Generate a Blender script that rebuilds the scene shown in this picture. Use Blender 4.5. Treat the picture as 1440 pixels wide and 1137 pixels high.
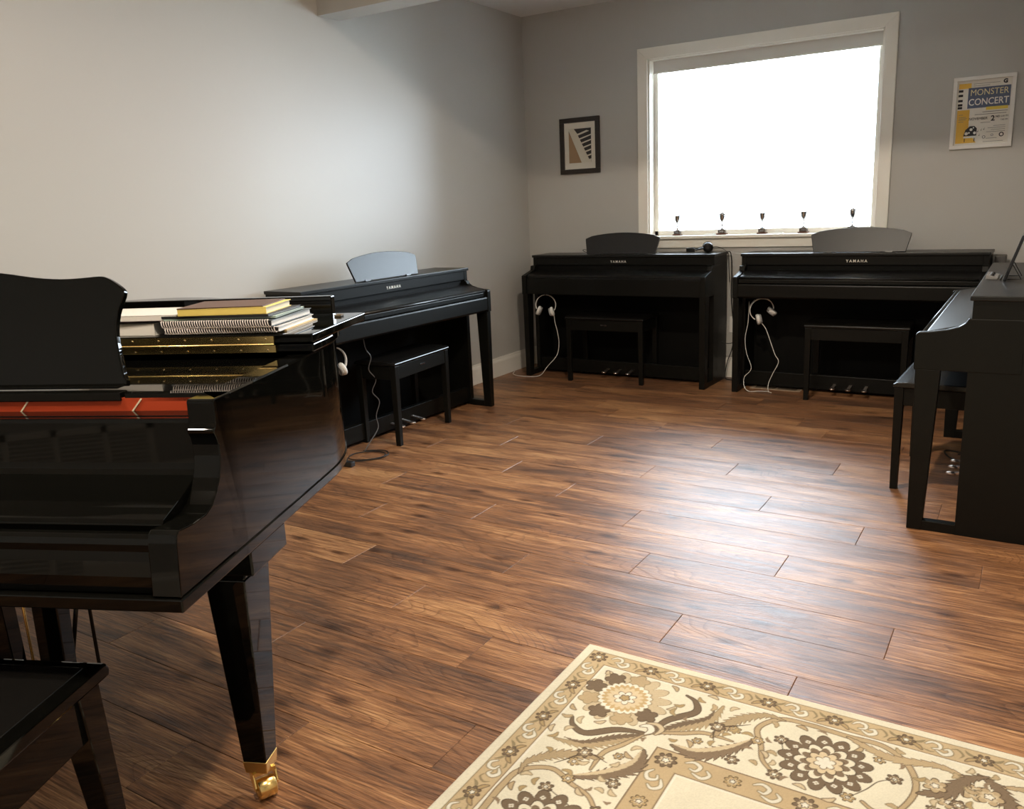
import bpy, bmesh, math, random
import numpy as np
from mathutils import Vector, Matrix

random.seed(7)
rng = np.random.default_rng(11)
scene = bpy.context.scene
for o in list(bpy.data.objects):
    bpy.data.objects.remove(o, do_unlink=True)
COL = scene.collection
PI = math.pi

# ------------------------------------------------------------------ camera
cam_d = bpy.data.cameras.new('camera')
cam = bpy.data.objects.new('camera', cam_d)
COL.objects.link(cam)
cam_d.sensor_fit = 'HORIZONTAL'
cam_d.sensor_width = 36.0
cam_d.lens = 36.0 * 1176.44 / 1440.0
cam_d.clip_start = 0.05
CR = ((0.849665, 0.525477, -0.044072), (-0.085956, 0.220475, 0.971598), (-0.520269, 0.821745, -0.232498))
cam.matrix_world = Matrix(((CR[0][0], CR[1][0], -CR[2][0], 3.53806),
                           (CR[0][1], CR[1][1], -CR[2][1], -5.96957),
                           (CR[0][2], CR[1][2], -CR[2][2], 1.30891), (0, 0, 0, 1)))
scene.camera = cam

# ------------------------------------------------------------------ view, sky, lights
scene.view_settings.view_transform = 'Standard'
scene.view_settings.look = 'None'
scene.view_settings.exposure = 0.5
scene.view_settings.gamma = 1.0
scene.view_settings.use_curve_mapping = False
SKY = 22.0
world = bpy.data.worlds.new('overcast_sky')
scene.world = world
world.use_nodes = True
bg = world.node_tree.nodes['Background']
bg.inputs[0].default_value = (0.74, 0.88, 1.0, 1)
bg.inputs[1].default_value = SKY
CAN = 21.0
CAN_COL = (1.0, 0.86, 0.69)
CANS = [(2.30, -3.05), (1.38, -5.65), (2.85, -5.3), (4.4, -4.6)]
CAN_W = [2.2, 1.1, 1.1, .6]

# ------------------------------------------------------------------ helpers
def new_mat(name, col=(.5, .5, .5), rough=.5, metal=0.0, spec=.5, coat=0.0):
    m = bpy.data.materials.new(name)
    m.use_nodes = True
    b = m.node_tree.nodes['Principled BSDF']
    b.inputs['Base Color'].default_value = (*col, 1)
    b.inputs['Roughness'].default_value = rough
    b.inputs['Metallic'].default_value = metal
    b.inputs['Specular IOR Level'].default_value = spec
    b.inputs['Coat Weight'].default_value = coat
    return m

class NT:
    def __init__(s, m):
        s.t = m.node_tree; s.n = s.t.nodes; s.b = s.n['Principled BSDF']
    def add(s, typ, **kw):
        n = s.n.new(typ)
        for k, v in kw.items():
            if k.startswith('i_'):
                n.inputs[int(k[2:]) if k[2:].isdigit() else k[2:].replace('_', ' ')].default_value = v
            else:
                setattr(n, k, v)
        return n
    def link(s, a, b): s.t.links.new(a, b)
    def ramp(s, stops):
        r = s.n.new('ShaderNodeValToRGB')
        e = r.color_ramp.elements
        while len(e) < len(stops): e.new(.5)
        for i, (p, c) in enumerate(stops):
            e[i].position = p; e[i].color = (*c, 1) if len(c) == 3 else c
        return r

class MB:
    def __init__(s): s.v = []; s.f = []; s.sm = []
    def addv(s, vs, fs, smooth=False, M=None):
        o = len(s.v)
        for p in vs:
            p = Vector(p)
            if M is not None: p = M @ p
            s.v.append(tuple(p))
        for f in fs:
            s.f.append(tuple(i + o for i in f)); s.sm.append(smooth)
        return s
    def box(s, x0, x1, y0, y1, z0, z1, M=None):
        vs = [(x, y, z) for z in (z0, z1) for y in (y0, y1) for x in (x0, x1)]
        return s.addv(vs, [(0, 2, 3, 1), (4, 5, 7, 6), (0, 1, 5, 4), (2, 6, 7, 3), (0, 4, 6, 2), (1, 3, 7, 5)], False, M)
    def hexa(s, bot, top, M=None):
        # bot, top: 4 points each, counter-clockwise seen from above
        return s.addv(list(bot) + list(top), [(3, 2, 1, 0), (4, 5, 6, 7), (0, 1, 5, 4), (1, 2, 6, 5), (2, 3, 7, 6), (3, 0, 4, 7)], False, M)
    def prism(s, poly, a, b, axis='z', smooth=False, M=None):
        n = len(poly)
        ar = sum(poly[i][0] * poly[(i + 1) % n][1] - poly[(i + 1) % n][0] * poly[i][1] for i in range(n))
        p = list(poly) if ar > 0 else list(reversed(poly))
        def P(q, h):
            if axis == 'z': return (q[0], q[1], h)
            if axis == 'x': return (h, q[0], q[1])
            return (q[1], h, q[0])          # axis y : poly = (z, x)
        vs = [P(q, a) for q in p] + [P(q, b) for q in p]
        s.addv(vs, [tuple(range(n - 1, -1, -1)), tuple(range(n, 2 * n))], False, M)
        o = len(s.v) - 2 * n
        for i in range(n):
            j = (i + 1) % n
            s.f.append((o + i, o + j, o + n + j, o + n + i)); s.sm.append(smooth)
        return s
    def tube(s, pts, r, n=8, close=False, rs=None, M=None):
        pts = [Vector(p) for p in pts]
        m = len(pts); vs = []; fs = []
        up = Vector((0, 0, 1)); prev = None
        for i, p in enumerate(pts):
            a = pts[i - 1] if (i > 0 or close) else p
            b = pts[(i + 1) % m] if (i < m - 1 or close) else p
            t = (b - a).normalized()
            if prev is None:
                u = t.cross(up)
                if u.length < .1: u = t.cross(Vector((1, 0, 0)))
            else:
                u = prev - t * prev.dot(t)
            u.normalize(); prev = u
            w = t.cross(u)
            rr = rs[i] if rs else r
            for k in range(n):
                an = 2 * PI * k / n
                vs.append(tuple(p + (u * math.cos(an) + w * math.sin(an)) * rr))
        for i in range(m if close else m - 1):
            j = (i + 1) % m
            for k in range(n):
                l = (k + 1) % n
                fs.append((i * n + k, i * n + l, j * n + l, j * n + k))
        s.addv(vs, fs, True, M)
        if not close:
            o = len(s.v) - len(vs)
            s.f.append(tuple(o + k for k in range(n - 1, -1, -1))); s.sm.append(False)
            s.f.append(tuple(o + (m - 1) * n + k for k in range(n))); s.sm.append(False)
        return s
    def lathe(s, prof, n=20, M=None):
        vs = []; fs = []
        for r, z in prof:
            for k in range(n):
                a = 2 * PI * k / n
                vs.append((r * math.cos(a), r * math.sin(a), z))
        for i in range(len(prof) - 1):
            for k in range(n):
                l = (k + 1) % n
                fs.append((i * n + k, i * n + l, (i + 1) * n + l, (i + 1) * n + k))
        fs.append(tuple(range(n - 1, -1, -1)))
        o = (len(prof) - 1) * n
        fs.append(tuple(o + k for k in range(n)))
        return s.addv(vs, fs, True, M)
    def mesh(s, name):
        me = bpy.data.meshes.new(name)
        me.from_pydata(s.v, [], s.f)
        me.polygons.foreach_set('use_smooth', s.sm)
        me.update()
        return me
    def build(s, name, m, parent=None, bevel=0, seg=2, loc=None, label=None):
        me = s.mesh(name)
        me.materials.append(m)
        o = bpy.data.objects.new(name, me)
        COL.objects.link(o)
        if parent: o.parent = parent
        if loc: o.location = loc
        if bevel:
            b = o.modifiers.new('bevel', 'BEVEL'); b.width = bevel; b.segments = seg
            b.limit_method = 'ANGLE'; b.angle_limit = math.radians(35)
        if label: o['label'] = label
        return o

def box(*a, **k): return MB().box(*a, **k)

def thing(name, label, cat, loc=(0, 0, 0), rz=0, group=None):
    o = bpy.data.objects.new(name, None); COL.objects.link(o)
    o.empty_display_size = .05
    o.location = loc; o.rotation_euler = (0, 0, rz); o['label'] = label; o['category'] = cat
    if group: o['group'] = group
    return o

def tag(o, label, cat, group=None):
    o['label'] = label; o['category'] = cat
    if group: o['group'] = group
    return o

def struct(o):
    o['kind'] = 'structure'; return o

def spline(pts, k=6, close=False):
    P = [Vector(p) for p in pts]; out = []; n = len(P)
    rg = range(n if close else n - 1)
    for i in rg:
        if close: a, b, c, d = P[i - 1], P[i], P[(i + 1) % n], P[(i + 2) % n]
        else: a, b, c, d = P[max(i - 1, 0)], P[i], P[i + 1], P[min(i + 2, n - 1)]
        for j in range(k):
            t = j / k
            out.append(.5 * ((2 * b) + (c - a) * t + (2 * a - 5 * b + 4 * c - d) * t * t + (3 * b - a - 3 * c + d) * t ** 3))
    if not close: out.append(P[-1])
    return out

def text_obj(body, size, m, parent, M, name='lettering', spacing=1.0, width=1.0, align='CENTER', depth=.0004, bold=0.0):
    cu = bpy.data.curves.new('t', 'FONT')
    cu.body = body; cu.size = size; cu.align_x = align; cu.align_y = 'CENTER'
    cu.extrude = depth; cu.space_character = spacing; cu.offset = bold; cu.resolution_u = 3
    to = bpy.data.objects.new('t', cu); COL.objects.link(to)
    dg = bpy.context.evaluated_depsgraph_get()
    me = bpy.data.meshes.new_from_object(to.evaluated_get(dg))
    bpy.data.objects.remove(to, do_unlink=True)
    me.transform(M @ Matrix.Diagonal((width, 1, 1, 1)))
    me.materials.clear(); me.materials.append(m)
    me.name = name
    o = bpy.data.objects.new(name, me); COL.objects.link(o)
    if parent: o.parent = parent
    return o

# ------------------------------------------------------------------ materials
def mat_wall(name, col, rough=.42, bump=.12, scale=260):
    m = new_mat(name, col, rough, spec=.4); t = NT(m)
    tc = t.add('ShaderNodeTexCoord'); n = t.add('ShaderNodeTexNoise', i_Scale=scale, i_Detail=3.0)
    b = t.add('ShaderNodeBump', i_Strength=bump, i_Distance=.001)
    t.link(tc.outputs['Object'], n.inputs['Vector']); t.link(n.outputs['Fac'], b.inputs['Height']); t.link(b.outputs['Normal'], t.b.inputs['Normal'])
    return m
M_WALL = mat_wall('greige_wall_paint', (0.49, 0.478, 0.448))
M_TRIM = mat_wall('cream_white_trim_paint', (0.80, 0.77, 0.70), .35, .05)
M_CEIL = mat_wall('textured_ceiling_paint', (0.74, 0.73, 0.71), .9, .9, 120)
M_CASE = mat_wall('window_casing_paint', (0.90, 0.86, 0.77), .35, .05)

def mat_satin(name, col=(.0045, .0046, .0036), rough=.40, wood=.35, sp=.22):
    m = new_mat(name, col, rough, spec=sp); t = NT(m)
    tc = t.add('ShaderNodeTexCoord'); mp = t.add('ShaderNodeMapping'); mp.inputs['Scale'].default_value = (6, 60, 140)
    n = t.add('ShaderNodeTexNoise', i_Scale=2.5, i_Detail=5.0)
    b = t.add('ShaderNodeBump', i_Strength=wood, i_Distance=.0008)
    t.link(tc.outputs['Object'], mp.inputs['Vector']); t.link(mp.outputs[0], n.inputs['Vector'])
    t.link(n.outputs['Fac'], b.inputs['Height']); t.link(b.outputs['Normal'], t.b.inputs['Normal'])
    return m
M_SAT = mat_satin('satin_black_wood')
M_SAT2 = mat_satin('satin_black_lid_wood', (.0055, .0055, .005), .33, .3, .42)
M_REST = mat_satin('satin_black_rest_wood', (.008, .008, .008), .40, .45, .5)
M_INNER = new_mat('matte_black_panel', (.003, .003, .0025), .6, spec=.15)

def mat_gloss(name, col=(.0025, .0025, .002), rough=.03):
    m = new_mat(name, col, rough, spec=.25); t = NT(m)
    tc = t.add('ShaderNodeTexCoord'); n = t.add('ShaderNodeTexNoise', i_Scale=6.0, i_Detail=1.0)
    r = t.add('ShaderNodeMapRange'); r.inputs[3].default_value = rough * .7; r.inputs[4].default_value = rough * 1.6
    t.link(tc.outputs['Object'], n.inputs['Vector']); t.link(n.outputs['Fac'], r.inputs[0]); t.link(r.outputs[0], t.b.inputs['Roughness'])
    return m
M_GLOSS = mat_gloss('polished_ebony')
M_BRASS = new_mat('polished_brass', (.95, .70, .28), .26, 1.0)
M_BRASS2 = new_mat('brass_screw', (.95, .82, .55), .25, 1.0)
M_CHROME = new_mat('chrome', (.8, .8, .82), .12, 1.0)
M_PEDAL = new_mat('worn_pedal_metal', (.85, .74, .68), .3, 1.0)
M_SILVER = new_mat('silver_plate', (.62, .62, .65), .2, 1.0)
M_RED = mat_wall('strip_red', (.50, .055, .010), .7, .3, 500)
M_CREAMS = new_mat('cream_strip', (.85, .72, .5), .5)
M_PLASTIC_W = new_mat('white_plastic', (.78, .77, .74), .35)
M_PAD_G = new_mat('grey_ear_pad', (.33, .33, .33), .6)
M_PLASTIC_B = new_mat('black_plastic', (.012, .012, .012), .35)
M_CABLE_W = new_mat('white_cable', (.75, .73, .68), .5)
M_CABLE_B = new_mat('black_cable', (.01, .01, .01), .45)
M_LEATHER = new_mat('black_vinyl', (.006, .0055, .005), .24, spec=.4)
M_LETTER = new_mat('pale_gold_lettering', (.86, .84, .76), .35, .3)
M_RUBBER = new_mat('brown_rubber', (.10, .075, .045), .7)
M_PAPER = mat_wall('paper', (.82, .80, .74), .8, .1, 600)

def emis(name, col, s):
    m = new_mat(name, (0, 0, 0), .5); b = m.node_tree.nodes['Principled BSDF']
    b.inputs['Emission Color'].default_value = (*col, 1); b.inputs['Emission Strength'].default_value = s
    return m

# floor planks
def mat_floor():
    m = new_mat('hickory_laminate', (.2, .1, .05), .33, spec=.34); t = NT(m)
    tc = t.add('ShaderNodeTexCoord'); oi = t.add('ShaderNodeObjectInfo')
    mul = t.add('ShaderNodeVectorMath', operation='SCALE'); mul.inputs[3].default_value = 37.0
    cx = t.add('ShaderNodeCombineXYZ')
    t.link(oi.outputs['Random'], cx.inputs[0]); t.link(oi.outputs['Random'], cx.inputs[1]); t.link(oi.outputs['Random'], cx.inputs[2])
    t.link(cx.outputs[0], mul.inputs[0])
    ad = t.add('ShaderNodeVectorMath', operation='ADD')
    t.link(tc.outputs['Object'], ad.inputs[0]); t.link(mul.outputs[0], ad.inputs[1])
    def noise(sc, scale, det=4, dist=0.0, rough=.55):
        mp = t.add('ShaderNodeMapping'); mp.inputs['Scale'].default_value = sc
        n = t.add('ShaderNodeTexNoise', i_Scale=scale, i_Detail=det, i_Distortion=dist, i_Roughness=rough)
        t.link(ad.outputs[0], mp.inputs['Vector']); t.link(mp.outputs[0], n.inputs['Vector']); return n
    broad = noise((1.3, 5.5, 1), 1.6, 3, .4)
    streak = noise((1.5, 52, 1), 2.0, 6, .3, .65)
    fine = noise((5, 150, 1), 2.2, 4, 0, .7)
    contour = noise((.9, 5.0, 1), 1.1, 1, .6, .4)
    # cathedral figure from contour lines of a slow noise
    c1 = t.add('ShaderNodeMath', operation='MULTIPLY'); c1.inputs[1].default_value = 26.0
    c2 = t.add('ShaderNodeMath', operation='FRACT')
    c3 = t.add('ShaderNodeMapRange'); c3.inputs[1].default_value = 0.0; c3.inputs[2].default_value = .28; c3.inputs[3].default_value = 1.0; c3.inputs[4].default_value = 0.0
    t.link(contour.outputs['Fac'], c1.inputs[0]); t.link(c1.outputs[0], c2.inputs[0]); t.link(c2.outputs[0], c3.inputs[0])
    base = t.ramp([(.34, (.088, .052, .037)), (.44, (.185, .090, .046)), (.53, (.315, .148, .066)), (.63, (.50, .270, .122))])
    mix1 = t.add('ShaderNodeMath', operation='MULTIPLY_ADD'); mix1.inputs[1].default_value = .46
    h = t.add('ShaderNodeMath', operation='MULTIPLY'); h.inputs[1].default_value = .54
    t.link(streak.outputs['Fac'], h.inputs[0]); t.link(broad.outputs['Fac'], mix1.inputs[0]); t.link(h.outputs[0], mix1.inputs[2])
    # per-plank tone
    tone = t.add('ShaderNodeMapRange'); tone.inputs[3].default_value = -.035; tone.inputs[4].default_value = .045
    t.link(oi.outputs['Random'], tone.inputs[0])
    ad2 = t.add('ShaderNodeMath', operation='ADD'); t.link(mix1.outputs[0], ad2.inputs[0]); t.link(tone.outputs[0], ad2.inputs[1])
    t.link(ad2.outputs[0], base.inputs[0])
    # darken along fine grain and figure
    fr = t.ramp([(.40, (.33, .28, .25)), (.56, (1, 1, 1))])
    t.link(fine.outputs['Fac'], fr.inputs[0])
    mx = t.add('ShaderNodeMix', data_type='RGBA', blend_type='MULTIPLY'); mx.inputs[0].default_value = .75
    t.link(base.outputs[0], mx.inputs[6]); t.link(fr.outputs[0], mx.inputs[7])
    mx2 = t.add('ShaderNodeMix', data_type='RGBA', blend_type='MULTIPLY')
    mx2.inputs[7].default_value = (.40, .33, .29, 1)
    f2 = t.add('ShaderNodeMath', operation='MULTIPLY'); f2.inputs[1].default_value = .55
    t.link(c3.outputs[0], f2.inputs[0]); t.link(f2.outputs[0], mx2.inputs[0]); t.link(mx.outputs[2], mx2.inputs[6])
    # knots
    mpv = t.add('ShaderNodeMapping'); mpv.inputs['Scale'].default_value = (1.7, 4.2, 1)
    vo = t.add('ShaderNodeTexVoronoi', i_Scale=1.0); vo.voronoi_dimensions = '2D'
    t.link(ad.outputs[0], mpv.inputs['Vector']); t.link(mpv.outputs[0], vo.inputs['Vector'])
    kr = t.ramp([(.0, (.10, .09, .08)), (.035, (.30, .24, .2)), (.10, (1, 1, 1))])
    t.link(vo.outputs['Distance'], kr.inputs[0])
    mx3 = t.add('ShaderNodeMix', data_type='RGBA', blend_type='MULTIPLY'); mx3.inputs[0].default_value = .8
    t.link(mx2.outputs[2], mx3.inputs[6]); t.link(kr.outputs[0], mx3.inputs[7])
    t.link(mx3.outputs[2], t.b.inputs['Base Color'])
    rr = t.add('ShaderNodeMapRange'); rr.inputs[3].default_value = .25; rr.inputs[4].default_value = .50
    t.link(streak.outputs['Fac'], rr.inputs[0]); t.link(rr.outputs[0], t.b.inputs['Roughness'])
    hs = t.add('ShaderNodeMath', operation='SUBTRACT'); t.link(fine.outputs['Fac'], hs.inputs[0]); 
    c4 = t.add('ShaderNodeMath', operation='MULTIPLY'); c4.inputs[1].default_value = .5
    t.link(c3.outputs[0], c4.inputs[0]); t.link(c4.outputs[0], hs.inputs[1])
    b = t.add('ShaderNodeBump', i_Strength=.5, i_Distance=.0015)
    t.link(hs.outputs[0], b.inputs['Height']); t.link(b.outputs['Normal'], t.b.inputs['Normal'])
    return m
M_FLOOR = mat_floor()
M_SUB = new_mat('dark_underlay', (.03, .02, .014), .8)

# ------------------------------------------------------------------ setting
H = 2.70; XR = 3.66; YR = -2.75; XF = 5.2; YF = -7.6; T = .12
floor = struct(box(-T, XF + T, YF - T, T, -.14, -.010).build('floor', M_SUB))
rows = {}
def row(k): return (-4.213 + .201 * k)
# known joint positions per row (row k spans y_k .. y_k+0.201)
J = {0: 2.19, 1: 1.777, 2: 1.37, 3: 1.97, 4: 1.09, 5: 1.555, 6: .883, 7: 1.75, 8: 1.33, 9: .70, 10: 2.35, 11: 1.507, 12: 2.14, 13: .45, 14: 2.62, 15: 1.15, 16: 1.9, 17: .8,
     18: 2.3, 19: 1.4, 20: .55, -1: 1.585, -2: 2.40, -3: 2.0, -4: 1.796, -5: 1.2, -6: .6, -7: 1.9, -8: 1.4, -9: .9, -10: 2.1, -11: 1.5, -12: .3, -13: 1.1, -14: 1.8, -15: .8, -16: 1.3, -17: .5}
LP = 1.29; g = .0004
for k in range(-17, 21):
    y0 = row(k); y1 = y0 + .201
    if y0 > -.005: continue
    y1 = min(y1, 0.0); y0 = max(y0, YF)
    if y1 - y0 < .01: continue
    x1r = XR if (y0 + y1) / 2 > YR else XF
    x = J[k]
    while x > 0: x -= LP
    while x < x1r:
        a = max(x, 0); b = min(x + LP, x1r)
        if b - a > .01:
            w = (b - a) / 2 - g; d = (y1 - y0) / 2 - g; c = .0015
            mb = MB()
            vs = [(sx * w, sy * d, -.010) for sx, sy in ((-1, -1), (1, -1), (1, 1), (-1, 1))]
            vs += [(sx * w, sy * d, -c * .8) for sx, sy in ((-1, -1), (1, -1), (1, 1), (-1, 1))]
            vs += [(sx * (w - c), sy * (d - c * .7), 0) for sx, sy in ((-1, -1), (1, -1), (1, 1), (-1, 1))]
            fs = [(3, 2, 1, 0), (8, 9, 10, 11)]
            for i in range(4):
                j = (i + 1) % 4
                fs += [(i, j, j + 4, i + 4), (i + 4, j + 4, j + 8, i + 8)]
            mb.addv(vs, fs)
            mb.build('plank', M_FLOOR, floor, loc=((a + b) / 2, (y0 + y1) / 2, 0))
        x += LP

# window opening
WX0, WX1, WZ0, WZ1 = 1.040, 2.612, 1.012, 2.272
wb = MB()
wb.box(-T, WX0, 0, T, 0, H); wb.box(WX1, XR + T, 0, T, 0, H); wb.box(WX0, WX1, 0, T, 0, WZ0); wb.box(WX0, WX1, 0, T, WZ1, H)
struct(wb.build('wall_back', M_WALL))
struct(box(-T, 0, YF, 0, 0, H).build('wall_left', M_WALL))
struct(box(XR, XR + T, YR, 0, 0, H).build('wall_right', M_WALL))
struct(box(XR + T, XF, YR, YR + T, 0, H).build('wall_return', M_WALL))
struct(box(XF, XF + T, YF, YR + T, 0, H).build('wall_right_rear', M_WALL))
struct(box(-T, XF + T, YF - T, YF, 0, H).build('wall_front', M_WALL))
struct(box(-T, XF + T, YF - T, T, H, H + .1).build('ceiling', M_CEIL))
struct(box(0, XF, -2.225, -2.045, 2.377, H).build('trim_1', M_WALL))

def baseboard(name, x0, y0, x1, y1, nx, ny):
    L = math.hypot(x1 - x0, y1 - y0)
    prof = [(0, 0), (.015, 0), (.015, .112), (.012, .125), (.009, .130), (.007, .147), (0, .147)]
    mb = MB(); vs = []; n = len(prof)
    for (x, y) in ((x0, y0), (x1, y1)):
        for d, z in prof: vs.append((x + nx * d, y + ny * d, z))
    fs = [tuple(range(n)), tuple(range(2 * n - 1, n - 1, -1))] + [(i, i + n, (i + 1) % n + n, (i + 1) % n) for i in range(n)]
    mb.addv(vs, fs)
    me = mb.mesh(name)
    bm = bmesh.new(); bm.from_mesh(me); bmesh.ops.recalc_face_normals(bm, faces=bm.faces); bm.to_mesh(me); bm.free()
    me.materials.append(M_TRIM)
    o = bpy.data.objects.new(name, me); COL.objects.link(o); struct(o)
    return o
baseboard('baseboard_left', 0, YF, 0, 0, 1, 0)
baseboard('baseboard_back', 0.015, 0, XR, 0, 0, -1)
baseboard('baseboard_right', XR, YR, XR, -.015, -1, 0)
baseboard('baseboard_return', XR + T, YR, XF, YR, 0, -1)
baseboard('baseboard_front', 1.55, YF, XF, YF, 0, 1)

# window
win = bpy.data.objects.new('window_1', None); COL.objects.link(win); struct(win)
cw = .076; ct = .018
OX0, OX1, OZ1 = .963, 2.688, 2.346
def mitred(name, poly):
    MB().prism([(z, x) for x, z in poly], -ct, 0, axis='y').build(name, M_CASE, win, bevel=.003)
mitred('casing', [(OX0, OZ1), (OX1, OZ1), (OX1 - cw, OZ1 - cw), (OX0 + cw, OZ1 - cw)])
mitred('casing', [(OX0, 1.03), (OX0, OZ1), (OX0 + cw, OZ1 - cw), (OX0 + cw, 1.03)])
mitred('casing', [(OX1 - cw, 1.03), (OX1 - cw, OZ1 - cw), (OX1, OZ1), (OX1, 1.03)])
box(OX0 - .02, OX1 + .02, -.040, .0, 1.008, 1.030).build('sill', M_CASE, win, bevel=.004)
box(WX0, WX1, 0.0, .105, 1.013, 1.030).build('stool', M_CASE, win)
box(OX0, OX1, -.016, 0, .943, 1.008).build('apron', M_CASE, win, bevel=.003)
jm = MB(); jm.box(WX0, WX0 + .012, 0, .118, 1.03, WZ1); jm.box(WX1 - .012, WX1, 0, .118, 1.03, WZ1); jm.box(WX0, WX1, 0, .118, WZ1 - .012, WZ1)
jm.build('jamb', M_CASE, win)
sf = MB(); a0, a1, b0, b1 = WX0 + .012, WX1 - .012, 1.03, WZ1 - .012
for q in ((a0, a0 + .03, b0, b1), (a1 - .03, a1, b0, b1), (a0, a1, b0, b0 + .035), (a0, a1, b1 - .03, b1)): sf.box(q[0], q[1], .085, .113, q[2], q[3])
sf.build('sash', M_CASE, win, bevel=.003)
M_GLASS = bpy.data.materials.new('window_glass'); M_GLASS.use_nodes = True
_t = M_GLASS.node_tree; _t.nodes.clear()
_o = _t.nodes.new('ShaderNodeOutputMaterial'); _m = _t.nodes.new('ShaderNodeMixShader'); _tr = _t.nodes.new('ShaderNodeBsdfTransparent'); _g = _t.nodes.new('ShaderNodeBsdfGlossy'); _f = _t.nodes.new('ShaderNodeFresnel')
_g.inputs['Roughness'].default_value = .0; _f.inputs[0].default_value = 1.45
_t.links.new(_f.outputs[0], _m.inputs[0]); _t.links.new(_tr.outputs[0], _m.inputs[1]); _t.links.new(_g.outputs[0], _m.inputs[2]); _t.links.new(_m.outputs[0], _o.inputs[0])
box(a0 + .02, a1 - .02, .098, .102, b0 + .02, b1 - .02).build('pane', M_GLASS, win)
M_SHADE = mat_wall('grey_roller_shade_cloth', (.74, .72, .68), .8, .2, 900)
sh = box(a0 + .004, a1 - .004, .060, .064, 2.178, 2.262).build('roller_shade', M_SHADE, win)
MB().tube([(a0 + .004, .062, 2.178), (a1 - .004, .062, 2.178)], .005, 8).build('hem_bar', M_CASE, sh)
# portal for daylight sampling
pl = bpy.data.lights.new('window_portal', 'AREA'); pl.shape = 'RECTANGLE'; pl.size = WX1 - WX0; pl.size_y = WZ1 - WZ0
pl.cycles.is_portal = True
po = bpy.data.objects.new('window_portal', pl); COL.objects.link(po); po.location = ((WX0 + WX1) / 2, .14, (WZ0 + WZ1) / 2); po.rotation_euler = (-PI / 2, 0, 0)
# snow-bright yard outside
M_YARD = mat_wall('pale_concrete_yard', (.62, .62, .60), .9, .3, 30)
struct(box(-14, 18, .4, 22, -.6, -.45).build('ground', M_YARD))

# wall grille behind the camera (seen in the polished fallboard)
gr = thing('wall_grille', 'white return air grille low on the wall behind the photographer', 'vent', (0.95, YF, 0))
gm = MB(); gx0, gx1, gz0, gz1 = 0, 1.10, .03, .36
for q in ((gx0, gx1, gz0, gz0 + .03), (gx0, gx1, gz1 - .03, gz1), (gx0, gx0 + .03, gz0, gz1), (gx1 - .03, gx1, gz0, gz1)): gm.box(q[0] - .4, q[1] - .4, 0, .014, q[2], q[3])
for i in range(1, 5): gm.box(i * .22 - .4 - .012, i * .22 - .4 + .012, 0, .014, gz0, gz1)
gm.build('grille_frame', M_TRIM, gr)
gm = MB()
for i in range(13): gm.box(-.38, .68, .001, .008, .066 + i * .021, .072 + i * .021)
gm.build('louvres', M_TRIM, gr)['kind'] = 'stuff'

# recessed ceiling lights
M_EM = emis('warm_lamp_lens', CAN_COL, 12.0)
CAN_LB = ['above the open floor before the rug', 'over the bass end of the grand piano keyboard', 'over the rug, nearest the camera', 'in the side bay right of the rug']
for i, ((x, y), w) in enumerate(zip(CANS, CAN_W)):
    t = thing('ceiling_light', 'round recessed ceiling light ' + CAN_LB[i], 'ceiling light', (x, y, H), 0, 'recessed ceiling lights')
    MB().tube([(math.cos(2 * PI * k / 24) * .075, math.sin(2 * PI * k / 24) * .075, -.003) for k in range(24)], .006, 6, close=True).build('trim_ring', M_TRIM, t)
    MB().lathe([(.070, -.004), (.070, -.001)], 24).build('lens', M_EM, t)
    l = bpy.data.lights.new('lamp', 'AREA'); l.shape = 'DISK'; l.size = .13; l.energy = CAN * w; l.color = CAN_COL
    lo = bpy.data.objects.new('lamp', l); COL.objects.link(lo); lo.parent = t; lo.location = (0, 0, -.012)

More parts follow.
